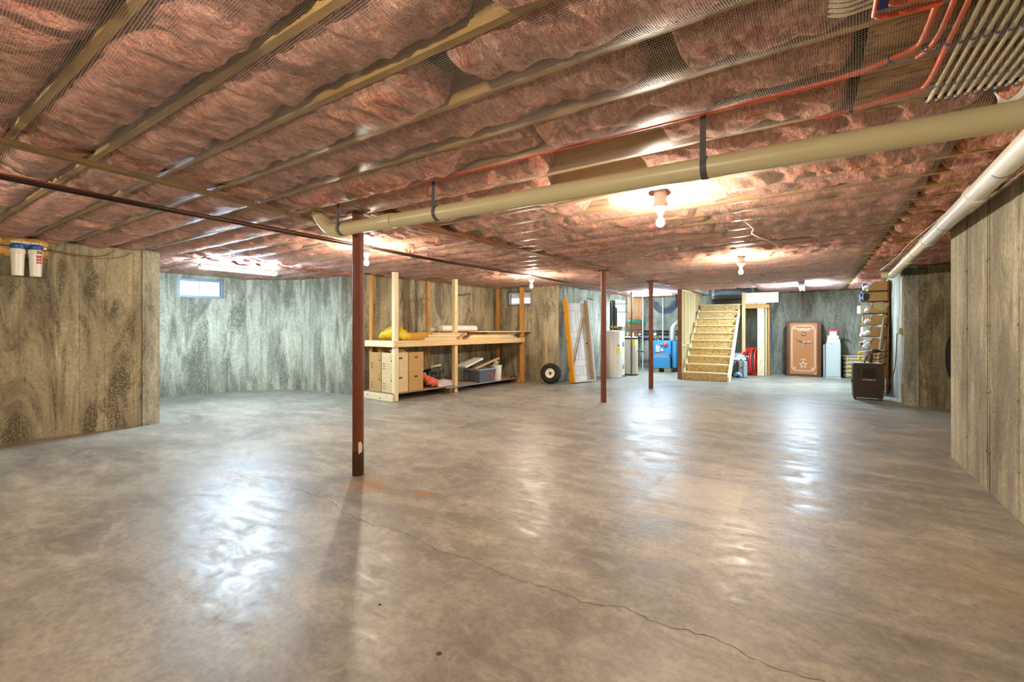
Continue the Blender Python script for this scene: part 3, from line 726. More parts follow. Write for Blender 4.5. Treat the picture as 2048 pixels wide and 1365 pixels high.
# ------------------------------------------------------------------ timber storage shelf in the nook
SA = math.atan2(-.33, 4.02); SO = (-6.55, 5.93)
def S(lx, ly, z=0.0):
    return (SO[0]+lx*math.cos(SA)-ly*math.sin(SA), SO[1]+lx*math.sin(SA)+ly*math.cos(SA), z)
t = thing('storage_shelf', 'open pine timber storage shelf with tall posts in the wall nook', 'shelf', (SO[0], SO[1], 0), SA)
SL = 4.0; FR = (0.0, 1.58, SL); RR = (.0, 1.50, SL-.02)
for i, y in enumerate(FR):
    y0 = y-.045
    for j in (0, 1):
        box((-.09+.046*j, y0, .004 if j else .03), (-.046+.046*j, y0+.089, 2.455), .003).build('post', (PINEW if i == 0 else PINE)[2] if i < 2 else PINEO[2], t)
for i, y in enumerate(RR):
    box((-.90, y-.02+(.03 if i == 0 else 0), .004), (-.815, y+.05, 2.46), .003).build('post', PINEO[2], t)
box((-.006, -.06, 1.03), (.034, SL+.02, 1.15), .003).build('front_rail', PINE[1], t)
box((-.90, -.095, 1.03), (.03, -.057, 1.15), .003).build('side_rail', PINEW[0], t)
box((-.90, SL+.06, 1.03), (-.02, SL+.098, 1.15), .003).build('side_rail', PINE[0], t)
box((-.94, -.05, 1.03), (-.905, SL+.02, 1.15), .003).build('back_rail', PINE[1], t)
for i in range(3): box((-.90+.295*i, -.055, 1.135), (-.612+.295*i, SL+.03, 1.151)).build('deck_board', PINE[1], t)
# skid boards, lower deck
box((-.95, -.12, .003), (.02, -.075, .135), .004).build('skid', PINEW[0], t)
for y in (1.58, SL): box((-.93, y-.12, .003), (-.05, y-.07, .10), .004).build('skid', PINEO[0], t)
GP = plain('weathered_plank', srgb(150, 132, 110), .8, 0, .2, 8, .1, (6, .5, 6))
for i in range(3): box((-.90+.295*i, -.07, .136), (-.612+.295*i, 2.15+.05*i, .152)).build('lower_board', GP, t)
for i in range(3): box((-.90+.28*i, 2.2+.05*i, .102), (-.63+.28*i, 3.95, .117)).build('lower_board', GP, t)
for p, q in (((-.75, -.122, .09), .016), ((-.35, -.122, .05), .014), ((-.16, -.122, .10), .012)):
    MB().lathe([(q, 0), (q*.8, .004), (0, .004)], p, 10, (0, -1, 0)).build('knot', BROWN[1], t)

def carton(lx, ly, z, w_, d, h, label, mat=CARD, open_=False, prints=True, rot=0.0):
    """cardboard moving box; local x = along the shelf depth, y = along the shelf"""
    p = S(lx, ly, z); o = thing('cardboard_box', label, 'cardboard box', p, SA+rot, 'moving boxes under the timber shelf')
    m = MB(); th = .006
    for a, b in (((-w_/2, -d/2, 0), (w_/2, d/2, th)), ((-w_/2, -d/2, th), (w_/2, -d/2+th, h)), ((-w_/2, d/2-th, th), (w_/2, d/2, h)), ((-w_/2, -d/2+th, th), (-w_/2+th, d/2-th, h)), ((w_/2-th, -d/2+th, th), (w_/2, d/2-th, h))): m.box(a, b)
    m.build('carton', mat, o)
    if open_:
        MB().bar((-w_/2, -d/2+.02, h), (-w_/2, -d/2-.06+.2, h+.10), w_*.7, .005, (1, 0, .3)).build('flap', CARDD, o)
        MB().bar((w_/2-.02, -.02, h), (w_/2-.14, 0, h+.07), d*.9, .005, (0, 0, 1)).build('flap', mat, o)
    box((-w_/2+.002, -d/2+.002, h-.012), (w_/2-.002, d/2-.002, h-.006)).build('flap', CARDD if open_ else mat, o)
    # hand holes on the ends and print on the long side
    MB().lathe([(.016, 0), (.016, .003), (0, .003)], (w_/2+.0005, 0, h*.72), 10, (1, 0, 0)).box((w_/2, -.04, h*.72-.015), (w_/2+.003, .04, h*.72+.015), .003).build('hand_hole', INK, o)
    if prints:
        m = MB()
        for k in range(3):
            z_ = h*(.42-.12*k); m.box((-w_*.36, -d/2-.0015, z_-.012), (-w_*.26, -d/2+.001, z_+.012)); m.box((-w_*.22, -d/2-.0015, z_-.004), (w_*.38, -d/2+.001, z_-.001))
        m.box((w_*.30, -d/2-.0015, h*.55), (w_*.42, -d/2+.001, h*.62)); 
        for a, b in (((.30, .64), (.31, .9)), ((.41, .64), (.42, .9)), ((.30, .9), (.42, .91)), ((.30, .63), (.42, .64))): m.box((w_*a[0], -d/2-.0015, h*a[1]), (w_*b[0], -d/2+.001, h*b[1]))
        m.build('printed_lines', INK, o)
    return o
carton(-.27, .165, .153, .36, .35, .385, 'lower printed moving box at the open end of the shelf', CARDL)
carton(-.27, .165, .54, .36, .35, .375, 'upper printed moving box with lifted flap at the open end of the shelf', CARDL, True)
carton(-.66, .165, .153, .36, .35, .385, 'lower brown moving box at the rear corner of the shelf end', CARD)
carton(-.66, .165, .54, .36, .35, .375, 'upper brown moving box at the rear corner of the shelf end', CARD, True)
carton(-.27, .545, .153, .36, .36, .385, 'lower plain brown moving box facing the room beside the orange net bag', CARD, prints=False)
carton(-.27, .550, .54, .36, .37, .375, 'upper plain brown moving box facing the room above another box', CARD, prints=False)
# white carton and grey box behind the moving boxes
single('white_box', box((-.2, -.14, 0), (.2, .14, .42), .006), WHITE, 'white box standing behind the moving boxes against the nook wall', 'box', S(-.62, .62, .153), SA)
# orange net bag, wrapped bag, black engine, wire basket with wooden handle
def blob(path, rads, seed, n=14, amp=.18):
    pts = catmull(path, 5); k = len(pts); rs = [np.interp(i/(k-1), np.linspace(0, 1, len(rads)), rads) for i in range(k)]
    m = MB().tube(pts, rs, n); c = [Vector(p) for p in m.v]
    for i, p in enumerate(c):
        f = 1+amp*float(vn(np.array([i*.37+seed]), np.array([i*.11]), seed)[0])*2; ctr = pts[min(i//n, k-1)]
        m.v[i] = tuple(ctr+(p-ctr)*f)
    return m
single('net_bag', blob([(-.02, -.22, .27), (.0, -.12, .22), (.05, .0, .13), (.09, .10, .08), (.12, .16, .05)], [.03, .075, .085, .08, .03], 1, 16, .45), ORMESH, 'orange net bag slumped beside the moving boxes', 'net bag', S(-.24, 1.0, .155), SA, smooth=True)
t = thing('wrapped_bundle', 'clear plastic wrapped reddish bundle lying on the lower shelf', 'bundle', S(-.16, 1.34, .155), SA)
vs = []; fs = []; nn = 9
for j in range(5):
    for i in range(nn):
        u = i/(nn-1); v = j/4; y = (u-.5)*.44; z = .015+.115*math.sin(PI*min(1, .12+v*.9))**.5*(.75+.25*math.sin(PI*u))+random.uniform(-.018, .018)*(v > .1)
        vs.append(((v-.5)*.24+random.uniform(-.015, .015), y+random.uniform(-.012, .012), max(.004, z if 0 < j < 4 else .006)))
for j in range(4):
    for i in range(nn-1): fs.append((j*nn+i, j*nn+i+1, (j+1)*nn+i+1, (j+1)*nn+i))
n0 = len(vs); vs += [(p[0], p[1], .002) for p in vs[:nn]]+[(p[0], p[1], .002) for p in vs[4*nn:5*nn]]
for i in range(nn-1): fs += [(i, n0+i, n0+i+1, i+1), (4*nn+i, 4*nn+i+1, n0+nn+i+1, n0+nn+i)]
fs.append(tuple(j*nn for j in range(5))+(n0+nn, n0)); fs.append(tuple(j*nn+nn-1 for j in range(5))+(n0+2*nn-1, n0+nn-1))
MB().add(vs, fs).build('wrapped_body', BAGCL, t)
MB().add([(p[0]*1.06, p[1]*1.04, p[2]*1.09+.004) for p in vs], fs).build('plastic_wrap', CLEAR, t)
t = thing('small_engine', 'black small engine with silver bolts behind the wrapped bundle', 'engine', S(-.46, 1.16, .155), SA)
MB().box((-.12, -.15, 0), (.12, .15, .16), .01).build('engine_base', GREYD, t)
MB().lathe([(.0, 0), (.10, .0), (.11, .03), (.11, .12), (.08, .16), (0, .16)], (-.04, .0, .25), 18, (1, 0, 0)).build('fan_housing', BLACK, t, True)
MB().box((-.09, -.08, .09), (.06, .10, .32), .02).build('crankcase', BLACK, t); MB().box((-.06, .08, .22), (.03, .24, .28), .02).build('air_filter', BLACK, t)
MB().tube([(-.06, -.18, .28), (-.06, -.18, .52)], .035, 10).build('tank_neck', BLACK, t, True)
for p in ((.14, -.05, .25), (.14, .04, .22), (.14, .0, .31), (.1, -.24, .36), (.1, -.20, .37)): MB().ball(p, .017, 8, 6).build('bolt', CHROME, t, True)
t = thing('carry_frame', 'black wire carry frame with a pale wooden handle on the lower shelf', 'carry frame', S(-.52, 1.42, .155), SA)
MB().tube([(0, -.14, .0), (0, -.14, .36), (0, .16, .36), (0, .16, .0)], .008, 6).build('wire_frame', BLACK, t); MB().tube([(0, -.12, .385), (0, .17, .41)], .026, 10).build('handle_grip', PINEW[1], t, True)
single('paper_sheet', box((-.004, -.06, 0), (.004, .06, .16), .001), plain('pale_blue_paper', srgb(176, 196, 206), .7), 'pale blue card propped against the black engine', 'card', S(-.30, .92, .30), SA)
# storage totes, foam lid, bucket, roll of paper
t = thing('storage_tote', 'grey lidded storage tote with a red label under the shelf', 'tote', S(-.22, 2.62, .118), SA+.05)
def tote(t, w_, d, h, mat):
    vs = []; tp = .03
    for z, k in ((0, 0), (h, 1)):
        a, b = w_/2-tp*(1-k), d/2-tp*(1-k); vs += [(-a, -b, z), (a, -b, z), (a, b, z), (-a, b, z)]
    MB().add(vs, [(0, 3, 2, 1), (4, 5, 6, 7)]+[(i, (i+1) % 4, 4+(i+1) % 4, 4+i) for i in range(4)]).build('tub', mat, t)
    MB().box((-w_/2-.012, -d/2-.012, h-.01), (w_/2+.012, d/2+.012, h+.022), .008).build('lid', GREYP, t)
tote(t, .42, .62, .30, plain('tote_slate', srgb(92, 98, 108), .4)); box((.19, .10, .10), (.212, .19, .2), .003).build('red_label', REDG, t)
single('foam_lid', MB().bar((0, -.30, .0), (0, .30, .17), .34, .045, bev=.01), WHITE, 'pale slanted lid leaning across the grey tote', 'lid', S(-.34, 2.35, .50), SA)
single('cream_sheet', MB().bar((0, -.42, .0), (0, .42, .20), .10, .03, bev=.008), plain('kraft_wrap', srgb(196, 172, 132), .6), 'tan wrapped sheet lying slanted over the tote towards the bucket', 'sheet', S(-.10, 2.70, .46), SA)
t = thing('bucket', 'white plastic bucket with a wire handle under the shelf', 'bucket', S(-.22, 3.18, .118), SA)
MB().lathe([(.115, 0), (.12, .01), (.135, .33), (.145, .335), (.145, .36), (.132, .362), (.128, .34), (.11, .02), (0, .018)], (0, 0, 0), 24).build('pail', PLW, t, True)
MB().tube(arc((0, 0, .33), .147, -.5*PI, .5*PI, 12, (0, 1, 0), (.75, 0, -.66)), .003, 6).build('wire_handle', GREYD, t)
MB().tube([(-.06, 0, .35), (-.02, .05, .46)], .05, 12).build('rolled_liner', PLW, t, True)
single('metal_channel', MB().bar((0, -.9, 0), (0, .9, .0), .05, .02, bev=.004), STEEL, 'long grey metal channel along the front of the lower shelf', 'metal channel', S(.02, 2.15, .128), SA)
single('scrap_board', MB().bar((0, -.35, 0), (0, .35, .0), .09, .02), GP, 'short weathered scrap board at the far end of the lower shelf', 'board', S(-.3, 3.62, .128), SA)
single('black_clamp', MB().tube([(0, 0, .0), (.05, .06, .04), (.0, .14, .03), (.06, .2, .0)], .012, 8), BLACK, 'small black clamp at the far end of the lower shelf', 'clamp', S(-.2, 3.70, .132), SA)
# things on the shelf deck (z = 1.128)
ZD = 1.152
t = thing('yellow_tarp', 'folded yellow tarp bundle on the near end of the shelf', 'tarp', S(-.38, .24, ZD), SA)
blob([(-.30, -.12, .07), (-.14, -.08, .12), (.04, -.02, .15), (.2, .06, .11), (.34, .1, .06)], [.04, .10, .14, .11, .04], 9, 16, .25).build('bundle', YELT, t, True)
MB().tube(arc((.08, -.02, .12), .115, .4, 2.9, 14, (0, 1, 0), (.35, 0, .93)), [.02]*15, 8).build('fold', YELT, t, True)
MB().tube(arc((.10, -.02, .11), .075, .2, 3.0, 12, (0, 1, 0), (.35, 0, .93)), .018, 8).build('fold', YELT, t, True)
single('yellow_plank', box((-.03, -.85, 0), (.03, .85, .15), .006), plain('yellow_beam', srgb(206, 148, 34), .6, 0, .1, 5), 'long yellow timber joist offcut lying on the shelf', 'plank', S(-.30, 1.05, ZD), SA)
k = 0
for lx, ly, L, z, hh, nm in ((-.07, 1.30, 1.25, 0, .034, 'lowest'), (-.08, 1.34, 1.10, .035, .034, 'second'), (-.08, 1.42, .98, .070, .034, 'third'), (-.09, 1.48, .86, .105, .036, 'topmost')):
    b = thing('flooring_pack', 'cream flooring pack in the near stack on the shelf, %s' % nm, 'flooring pack', S(lx, ly, ZD+z), SA, 'flooring packs on the shelf')
    box((-.10, -L/2, 0), (.09, L/2, hh-.002), .003).build('plank_bundle', (PINEW[1], PINE[1])[k % 2], b); box((-.103, .25, .001), (.093, .38, hh-.001)).build('tape_band', TAPE, b); k += 1
for i, (lx, ly, L, z, nm) in enumerate(((-.08, 2.75, 1.95, 0, 'lowest'), (-.08, 2.72, 1.75, .030, 'second'), (-.09, 2.70, 1.60, .060, 'third'), (-.09, 2.62, 1.45, .090, 'fourth'))):
    single('trim_board', box((-.09, -L/2, 0), (.08, L/2, .028), .002), (PINE[1], PINEW[1], PINE[1], BROWN[1])[i], 'wooden trim board in the far stack on the shelf, %s' % nm, 'board', S(lx, ly, ZD+z), SA, 'trim boards stacked on the shelf')
for i, (lx, ly) in enumerate(((-.05, 1.80), (-.04, 1.86), (-.05, 1.94))):
    single('dark_offcut', box((-.05, -.05, 0), (.05, .05, .03), .004), BROWN[0], ('nearest', 'middle', 'farthest')[i]+' dark brown board end poking out beside the middle shelf post', 'board end', S(lx+.09, ly, ZD+.024+.029*i), SA)
single('white_board', box((-.16, -1.05, 0), (.16, 1.05, .02), .003), plain('white_melamine', srgb(236, 228, 210), .4), 'long white board overhanging the far end of the shelf', 'board', S(-.14, 3.32, ZD+.149), SA)
single('plank_under', box((-.14, -.75, 0), (.12, .75, .028), .003), PINEO[1], 'amber plank under the long white board at the far end', 'plank', S(-.16, 3.38, ZD+.120), SA)
single('paper_roll', MB().tube([(0, -.62, .075), (0, .55, .075)], .075, 18), plain('white_foam_roll', srgb(240, 232, 218), .6), 'white foam roll lying on top of the stacked boards', 'roll', S(-.44, 2.1, ZD+.156), SA, smooth=True)
single('tan_roll', MB().tube([(0, -.16, .05), (0, .16, .06)], .06, 12), plain('tan_roll_paper', srgb(206, 184, 146), .7), 'short tan roll beside the white foam roll on the shelf', 'roll', S(-.50, 1.40, ZD+.155), SA, smooth=True)
single('roll_support', box((-.13, -.8, 0), (.13, .8, .155), .004), BROWN[1], 'dark timber baulk under the white foam roll at the back of the shelf', 'timber', S(-.50, 2.1, ZD), SA)
# twisted wire loop nailed to the middle post
P = []
Q_ = []
for i in range(28):
    y = .02+.0145*i; a = i*.62; P.append((.03+.012*math.cos(a), y, .0+.018*math.sin(a)+.0015*i*(i > 14))); Q_.append((.03-.012*math.cos(a), y, -.018*math.sin(a)+.0015*i*(i > 14)))
t = thing('twisted_wire', 'black twisted wire with a white tag nailed to the middle shelf post', 'wire', S(.0, 1.58, 2.12), SA)
MB().tube(P, .0065, 6).build('wire_strand', BLACK, t, True); MB().tube(Q_, .0065, 6).build('wire_strand', BLACK, t, True)
MB().lathe([(.0, 0), (.034, .0), (.034, .004), (0, .004)], (.004, -.005, .02), 12, (1, 0, 0)).build('white_tag', WHITE, t)

# ------------------------------------------------------------------ cart wheel by the nook corner
t = thing('cart_wheel', 'black cart tyre with a cream rim leaning by the nook corner', 'wheel', (-5.45, 9.98, .262), .22)
R_ = .252
MB().lathe([(.115, -.085), (.14, -.10), (.19, -.104), (.228, -.092), (R_, -.06), (R_+.003, 0), (R_, .06), (.228, .092), (.19, .104), (.14, .10), (.115, .085)], (0, 0, 0), 36, (0, -1, .16), True).build('tyre', RUBBER, t, True)
MB().lathe([(.117, -.07), (.122, .088), (.114, .09), (.108, .05), (.06, .045), (.05, .05), (.05, .02), (0, .02)], (0, 0, 0), 28, (0, -1, .16)).build('rim', PLW, t, True)
MB().lathe([(.03, 0), (.03, .012), (.018, .014), (0, .014)], (0, -.05, .008), 16, (0, -1, .16)).build('hub_bore', BLACK, t, True)
for i in range(4):
    a = i*PI/2+.5; MB().lathe([(.009, 0), (.007, .006), (0, .006)], (.072*math.cos(a), -.047, .072*math.sin(a)+.005), 8, (0, -1, .16)).build('bolt_hole', BLACK, t)
# ------------------------------------------------------------------ door leaning on the wall with timbers
DA = math.atan2(.60, .22)
t = thing('panel_door', 'white six panel door leaning on the wall beside the tyre', 'door', (-5.02, 10.36, .02), DA)
LEAN = Matrix.Rotation(-.13, 4, 'X')
def lean(mb): mb.T = LEAN; return mb
lean(MB()).box((0, .02, .03), (.70, .055, 2.05), .004).build('door_slab', WHITE, t)
for (a, b, c, d_) in ((.10, .32, .16, .42), (.39, .60, .16, .42), (.10, .32, .56, 1.14), (.39, .60, .56, 1.14), (.10, .32, 1.28, 1.86), (.39, .60, 1.28, 1.86)):
    m = lean(MB())
    for p, q in (((a, .012, c), (b, .021, c+.02)), ((a, .012, d_-.02), (b, .021, d_)), ((a, .012, c+.02), (a+.018, .021, d_-.02)), ((b-.018, .012, c+.02), (b, .021, d_-.02))): m.box(p, q, .003)
    m.build('panel_moulding', GREYL, t)
lean(MB()).box((-.055, -.10, .0), (-.005, .055, 2.14), .004).build('frame_jamb', plain('amber_timber', srgb(226, 156, 30), .5, 0, .12, 6, .1, (6, 6, .5)), t)
lean(MB()).box((.705, -.09, .0), (.74, .06, 2.10), .004).build('frame_jamb', WHITE, t); lean(MB()).box((.64, -.10, .06), (.705, -.01, 2.11), .004).build('jamb_stop', DULLW, t)
lean(MB()).box((0, -.06, .0), (.74, .055, .025), .003).build('frame_sill', WHITE, t)
lean(MB()).bar((.02, -.02, .35), (.56, -.02, 1.66), .02, .035, (0, 1, 0)).build('brace', DULLW, t)
for z in (.3, 1.0, 1.75): lean(MB()).box((-.062, .02, z), (-.054, .06, z+.09), .002).build('hinge', BRASS, t)
lean(MB()).lathe([(.025, 0), (.02, .01), (0, .01)], (.64, .018, .98), 14, (0, -1, 0)).build('lock_bore', BLACK, t)
for x in (.16, .62): lean(MB()).box((x-.05, .008, 1.005), (x+.05 if x < .5 else x-.01, .02, 1.025), .002).build('spacer', WHITE, t)

# ------------------------------------------------------------------ boiler corner
t = thing('water_heater', 'tall cream water heater with a yellow label behind the column', 'water heater', (-4.72, 12.38, 0))
R1 = .30
MB().lathe([(R1-.01, .0), (R1+.008, .01), (R1+.008, .05), (R1, .055), (R1, 1.28), (R1-.02, 1.31), (R1-.08, 1.325), (0, 1.34)], (0, 0, 0), 40).build('tank', TANK, t, True)
MB().lathe([(R1+.012, .0), (R1+.014, .01), (R1+.014, .04), (R1+.011, .045)], (0, 0, 0), 40).build('base_ring', GREYL, t, True)
def onface(r, a, z, hw, hh, name, mat, par, d=.003):
    # curved label on a tank: a = compass angle
    m = MB(); vs = []; fs = []; n = 6
    for i in range(n+1):
        aa = a+(i/n-.5)*2*hw/r
        for rr in (r+.0005, r+d):
            for z_ in (z-hh, z+hh): vs.append((rr*math.cos(aa), rr*math.sin(aa), z_))
    for i in range(n):
        b = 4*i; fs += [(b+2, b+6, b+7, b+3), (b, b+1, b+5, b+4), (b+1, b+3, b+7, b+5), (b, b+4, b+6, b+2)]
    fs += [(0, 2, 3, 1), (4*n, 4*n+1, 4*n+3, 4*n+2)]
    return m.add(vs, fs).build(name, mat, par)
AF = math.atan2(-12.38, 4.72)     # towards the camera
onface(R1, AF+.45, .76, .055, .09, 'yellow_label', YEL, t); onface(R1, AF+.45, .91, .03, .02, 'dark_label', GREYD, t); onface(R1, AF+.72, .70, .03, .03, 'data_plate', WHITE, t)
for z in (.95, .32):
    a = AF+1.05; m = MB().ball((R1*math.cos(a), R1*math.sin(a), z), .06, 12, 8, (.55, .55, 1.3)); m.build('access_cover', STEEL, t, True)
MB().tube([(R1*math.cos(AF+.9), R1*math.sin(AF+.9), .06), ((R1+.12)*math.cos(AF+.9), (R1+.12)*math.sin(AF+.9), .06)], .02, 10).build('drain_valve', BRASS, t, True)
for i, (dx, dy, h) in enumerate(((-.10, .04, .80), (.02, .02, .66), (.05, .06, .62))):
    p = MB().tube([(dx, dy, 1.33), (dx, dy, 1.36+h)], .030, 12).build('insulated_riser', BLACK, t, True); MB().lathe([(.033, 0), (.045, .01), (.045, .05), (.033, .06)], (dx, dy, 1.40), 12).build('union_nut', BRASS, p, True)
MB().tube([(-.10, .04, 2.09), (.34, .30, 2.09)], .014, 8).build('cross_pipe', STEEL, t, True); MB().tube([(.05, .06, 1.86), (.34, .30, 1.86)], .014, 8).build('cross_pipe', STEEL, t, True)
MB().lathe([(.085, 0), (.08, .02), (0, .03)], (.16, .05, 1.325), 16).build('top_cap', BROWN[0], t, True)
t = thing('storage_tank', 'shorter white indirect tank standing behind the water heater', 'tank', (-4.56, 13.30, 0))
R2 = .23
MB().lathe([(R2-.01, .03), (R2, .035), (R2, 1.07), (R2+.006, 1.075), (R2+.006, 1.115), (R2-.03, 1.14), (0, 1.15)], (0, 0, 0), 36).build('tank', TANK, t, True)
MB().lathe([(R2+.007, 1.07), (R2+.009, 1.075), (R2+.009, 1.115), (R2+.006, 1.12)], (0, 0, 0), 36).build('lid_band', BLACK, t, True); MB().lathe([(R2+.006, 0), (R2+.006, .035), (R2-.02, .035)], (0, 0, 0), 36).build('foot_ring', BLACK, t, True)
onface(R2, AF+.35, .98, .05, .09, 'yellow_tag', YEL, t); onface(R2, AF+1.3, .78, .035, .1, 'yellow_tag', YEL, t)
MB().tube([(.16, -.19, .28), (.16, -.19, .86), (.18, -.17, .88)], .016, 8).build('sight_pipe', WHITE, t, True); MB().tube([(.19, -.16, .25), (.2, -.13, .9)], .012, 8).build('sight_pipe', WHITE, t, True)
for i in range(3): MB().tube([(-.08+.09*i, -.02, 1.14), (-.08+.09*i, -.02, 1.26)], .03, 10).build('pump_port', (PLW, COPPER, PLW)[i], t, True)
MB().bar((.26, -.1, .73), (.42, -.02, .70), .08, .05, bev=.006).build('control_box', GREYD, t)
# copper manifold on the wall
t = thing('heating_manifold', 'copper heating manifold with green zone valves on the boiler wall', 'manifold', (-5.14, 14.6, 0))
def mx(i): return .04+.128*i
for i in range(13):
    y = mx(i); x = .05
    MB().tube([(x, y, 1.62), (x, y, 2.46)], .011, 8).build('copper_riser', COPPER, t, True)
    if i % 1 == 0:
        v = MB().box((x-.03, y-.036, 1.60), (x+.05, y+.036, 1.70), .008).build('valve_head', GREEN, t); MB().tube([(x, y, 1.50), (x, y, 1.61)], .018, 8).build('valve_body', BRASS, v, True)
        MB().bar((x+.05, y-.01, 1.57), (x+.09, y-.035, 1.52), .02, .012).build('valve_lever', BLACK, v)
    MB().tube([(x, y, 1.24), (x, y, 1.50)], .010, 8).build('copper_drop', COPPER, t, True)
for z, r, m_ in ((1.235, .024, COPPER), (1.335, .015, DARKP), (1.05, .022, DARKP)): MB().tube([(.05, -.05, z), (.05, 1.66, z)], r, 10).build('header_pipe', m_, t, True)
for i in range(3): MB().tube([(.12, .25+.4*i, 1.12), (.12, .25+.4*i, 1.22)], .05, 12).build('circulator', (PLW, COPPER, WHITE)[i], t, True)
MB().box((.01, .62, 1.88), (.03, .86, 2.34), .004).build('backing_plate', GREYD, t)
MB().box((.0, -1.0, 1.45), (.015, -.12, 2.30), .004).build('white_board', WHITE, t)
single('soil_stack', tube([(0, 0, 0), (0, 0, 2.47)], .022, 12), GREYD, 'dark grey vertical pipe in front of the white board by the tanks', 'pipe', (-4.42, 13.02, 0), smooth=True)
single('vent_riser', tube([(0, 0, .0), (0, 0, 2.47)], .014, 10), plain('pale_blue_pipe', srgb(196, 208, 218), .4), 'thin white vertical pipe in front of the copper manifold', 'pipe', (-4.63, 14.75, 0), smooth=True)
single('boiler_feed_pipe', tube([(0, 0, .0), (0, 0, 2.45)], .016, 10), plain('pale_blue_pipe', srgb(196, 208, 218), .4), 'white vertical pipe rising behind the blue boiler', 'pipe', (-4.20, 15.55, 0), smooth=True)
# blue boiler on blocks
BA = .12
t = thing('boiler', 'bright blue oil boiler with red relay and silver flue pipe', 'boiler', (-4.30, 14.62, 0), BA)
for x in (.12, .48): MB().box((x-.10, .02, .0), (x+.10, .75, .13), .006).build('support_block', PINEW[1], t)
MB().box((.0, .14, .13), (.58, .85, 1.0), .015).build('jacket', BLUEB, t)
MB().box((.60, .10, .13), (.98, .85, 1.0), .012).build('rear_jacket', BLUED, t); MB().box((.63, .085, .14), (.74, .10, .98), .006).build('jacket_trim', BLUEB, t)
MB().box((.80, .09, .62), (.86, .099, .88), .002).build('yellow_label', YEL, t)
MB().box((.03, -.16, .13), (.58, .14, .50), .012).build('burner_cover', BLUEB, t); MB().prism([(-.15, .50), (.14, .50), (.14, .60), (.02, .58)], .1, .54, 'yz').build('burner_hood', GREYD, t)
MB().box((.10, .10, .62), (.24, .141, .86), .01).build('aquastat', GREYP, t); MB().tube(catmull([(.16, .10, .84), (.22, .08, .91), (.34, .09, .88)], 5), .012, 8).build('conduit', STEEL, t, True)
MB().lathe([(.075, 0), (.07, .04), (.045, .06), (0, .062)], (.40, .14, .88), 20, (0, -1, 0)).build('red_relay', REDG, t, True)
for p in ((.30, .14, .70), (.06, .30, 1.20)):
    g = MB().lathe([(.048, 0), (.048, .025), (.04, .028), (0, .024)], p, 18, (0, -1, 0)).build('gauge', GREYD, t, True); MB().lathe([(.040, .0285), (.038, .030), (0, .030)], p, 18, (0, -1, 0)).build('gauge_face', WHITE, g)
MB().tube([(.06, .32, 1.0), (.06, .32, 1.30)], .018, 10).build('supply_pipe', BRASS, t, True); MB().tube([(.06, .32, 1.06), (.14, .26, 1.06), (.2, .24, .98)], .014, 8).build('supply_pipe', COPPER, t, True)
MB().tube([(.12, .45, 1.0), (.12, .45, 1.16), (-.5, .5, 1.16)], .02, 10).build('supply_pipe', DARKP, t, True)
fl = catmull([(.56, .52, .85), (.56, .52, 1.30), (.585, .55, 1.44), (.66, .62, 1.56), (.78, .72, 1.64), (1.25, 1.05, 1.78)], 4)
f = MB().tube(fl, .095, 20).build('flue_pipe', STEEL, t, True)
for i in (2, 6, 10, 14): MB().lathe([(.096, -.012), (.101, -.008), (.101, .008), (.096, .012)], fl[i], 20, fl[i+1]-fl[i-1], True).build('flue_seam', STEEL, f, True)
# wall pipes, cable coil, blue cable
for i, (z, x0, x1) in enumerate(((1.30, -5.1, -3.4), (1.20, -5.1, -3.5), (1.03, -5.1, -4.0))):
    single('wall_pipe', tube([(x0, 0, 0), (x1, 0, 0)], .026, 10), DARKP, ('uppermost', 'middle', 'lowest')[i]+' dark horizontal pipe on the back wall behind the boiler', 'pipe', (0, 16.22, z), group='dark pipes behind the boiler', smooth=True)
m = MB()
for i in range(7): m.tube([Vector(p)+Vector((0, -.01*i, 0)) for p in arc((0, 0, 0), .44-.032*i+.01*(i % 2), PI*1.02, PI*2.0, 20, (1, 0, 0), (0, 0, 1))], .011, 6)
single('cable_coil', m, plain('blue_grey_cable', srgb(86, 98, 120), .6), 'half coil of blue grey cable hanging on the back wall above the boiler', 'cable', (-4.30, 16.24, 2.36), smooth=True)
single('short_cable', tube(catmull([(0, 0, .2), (.05, 0, .05), (.16, 0, -.06), (.28, 0, -.08)], 5), .012, 6), GREYD, 'short dark cable stub on the wall right of the coil', 'cable', (-3.85, 16.24, 2.22), smooth=True)
m = MB()
for i in range(5): m.tube(catmull([(.02*i, 0, .42), (.02*i+.015*math.sin(i), -.02, .2), (.02*i-.01, 0, .03+.03*(i % 3))], 5), .012, 6)
single('blue_cable', m, plain('blue_cable', srgb(52, 70, 132), .5), 'bunch of blue cable hanging on the stair stud wall', 'cable', (-3.17, 13.06, 1.92), smooth=True)
single('brass_valve', MB().tube([(0, 0, -.9), (0, 0, .0)], .008, 6).box((-.03, -.03, -.02), (.03, .02, .03), .005), BRASS, 'thin copper line with a valve on the back wall', 'pipe', (-3.55, 16.24, 2.1))
# thin rods hanging over the water heater
single('hanger_wire', tube(catmull([(0, 0, .0), (.12, .05, .06), (.03, .14, .1), (.2, .2, .02), (.1, .3, .08)], 5), .006, 6), COPPER, 'stray copper wire sticking out of the wall behind the second column', 'wire', (-5.32, 11.6, 2.16), smooth=True)

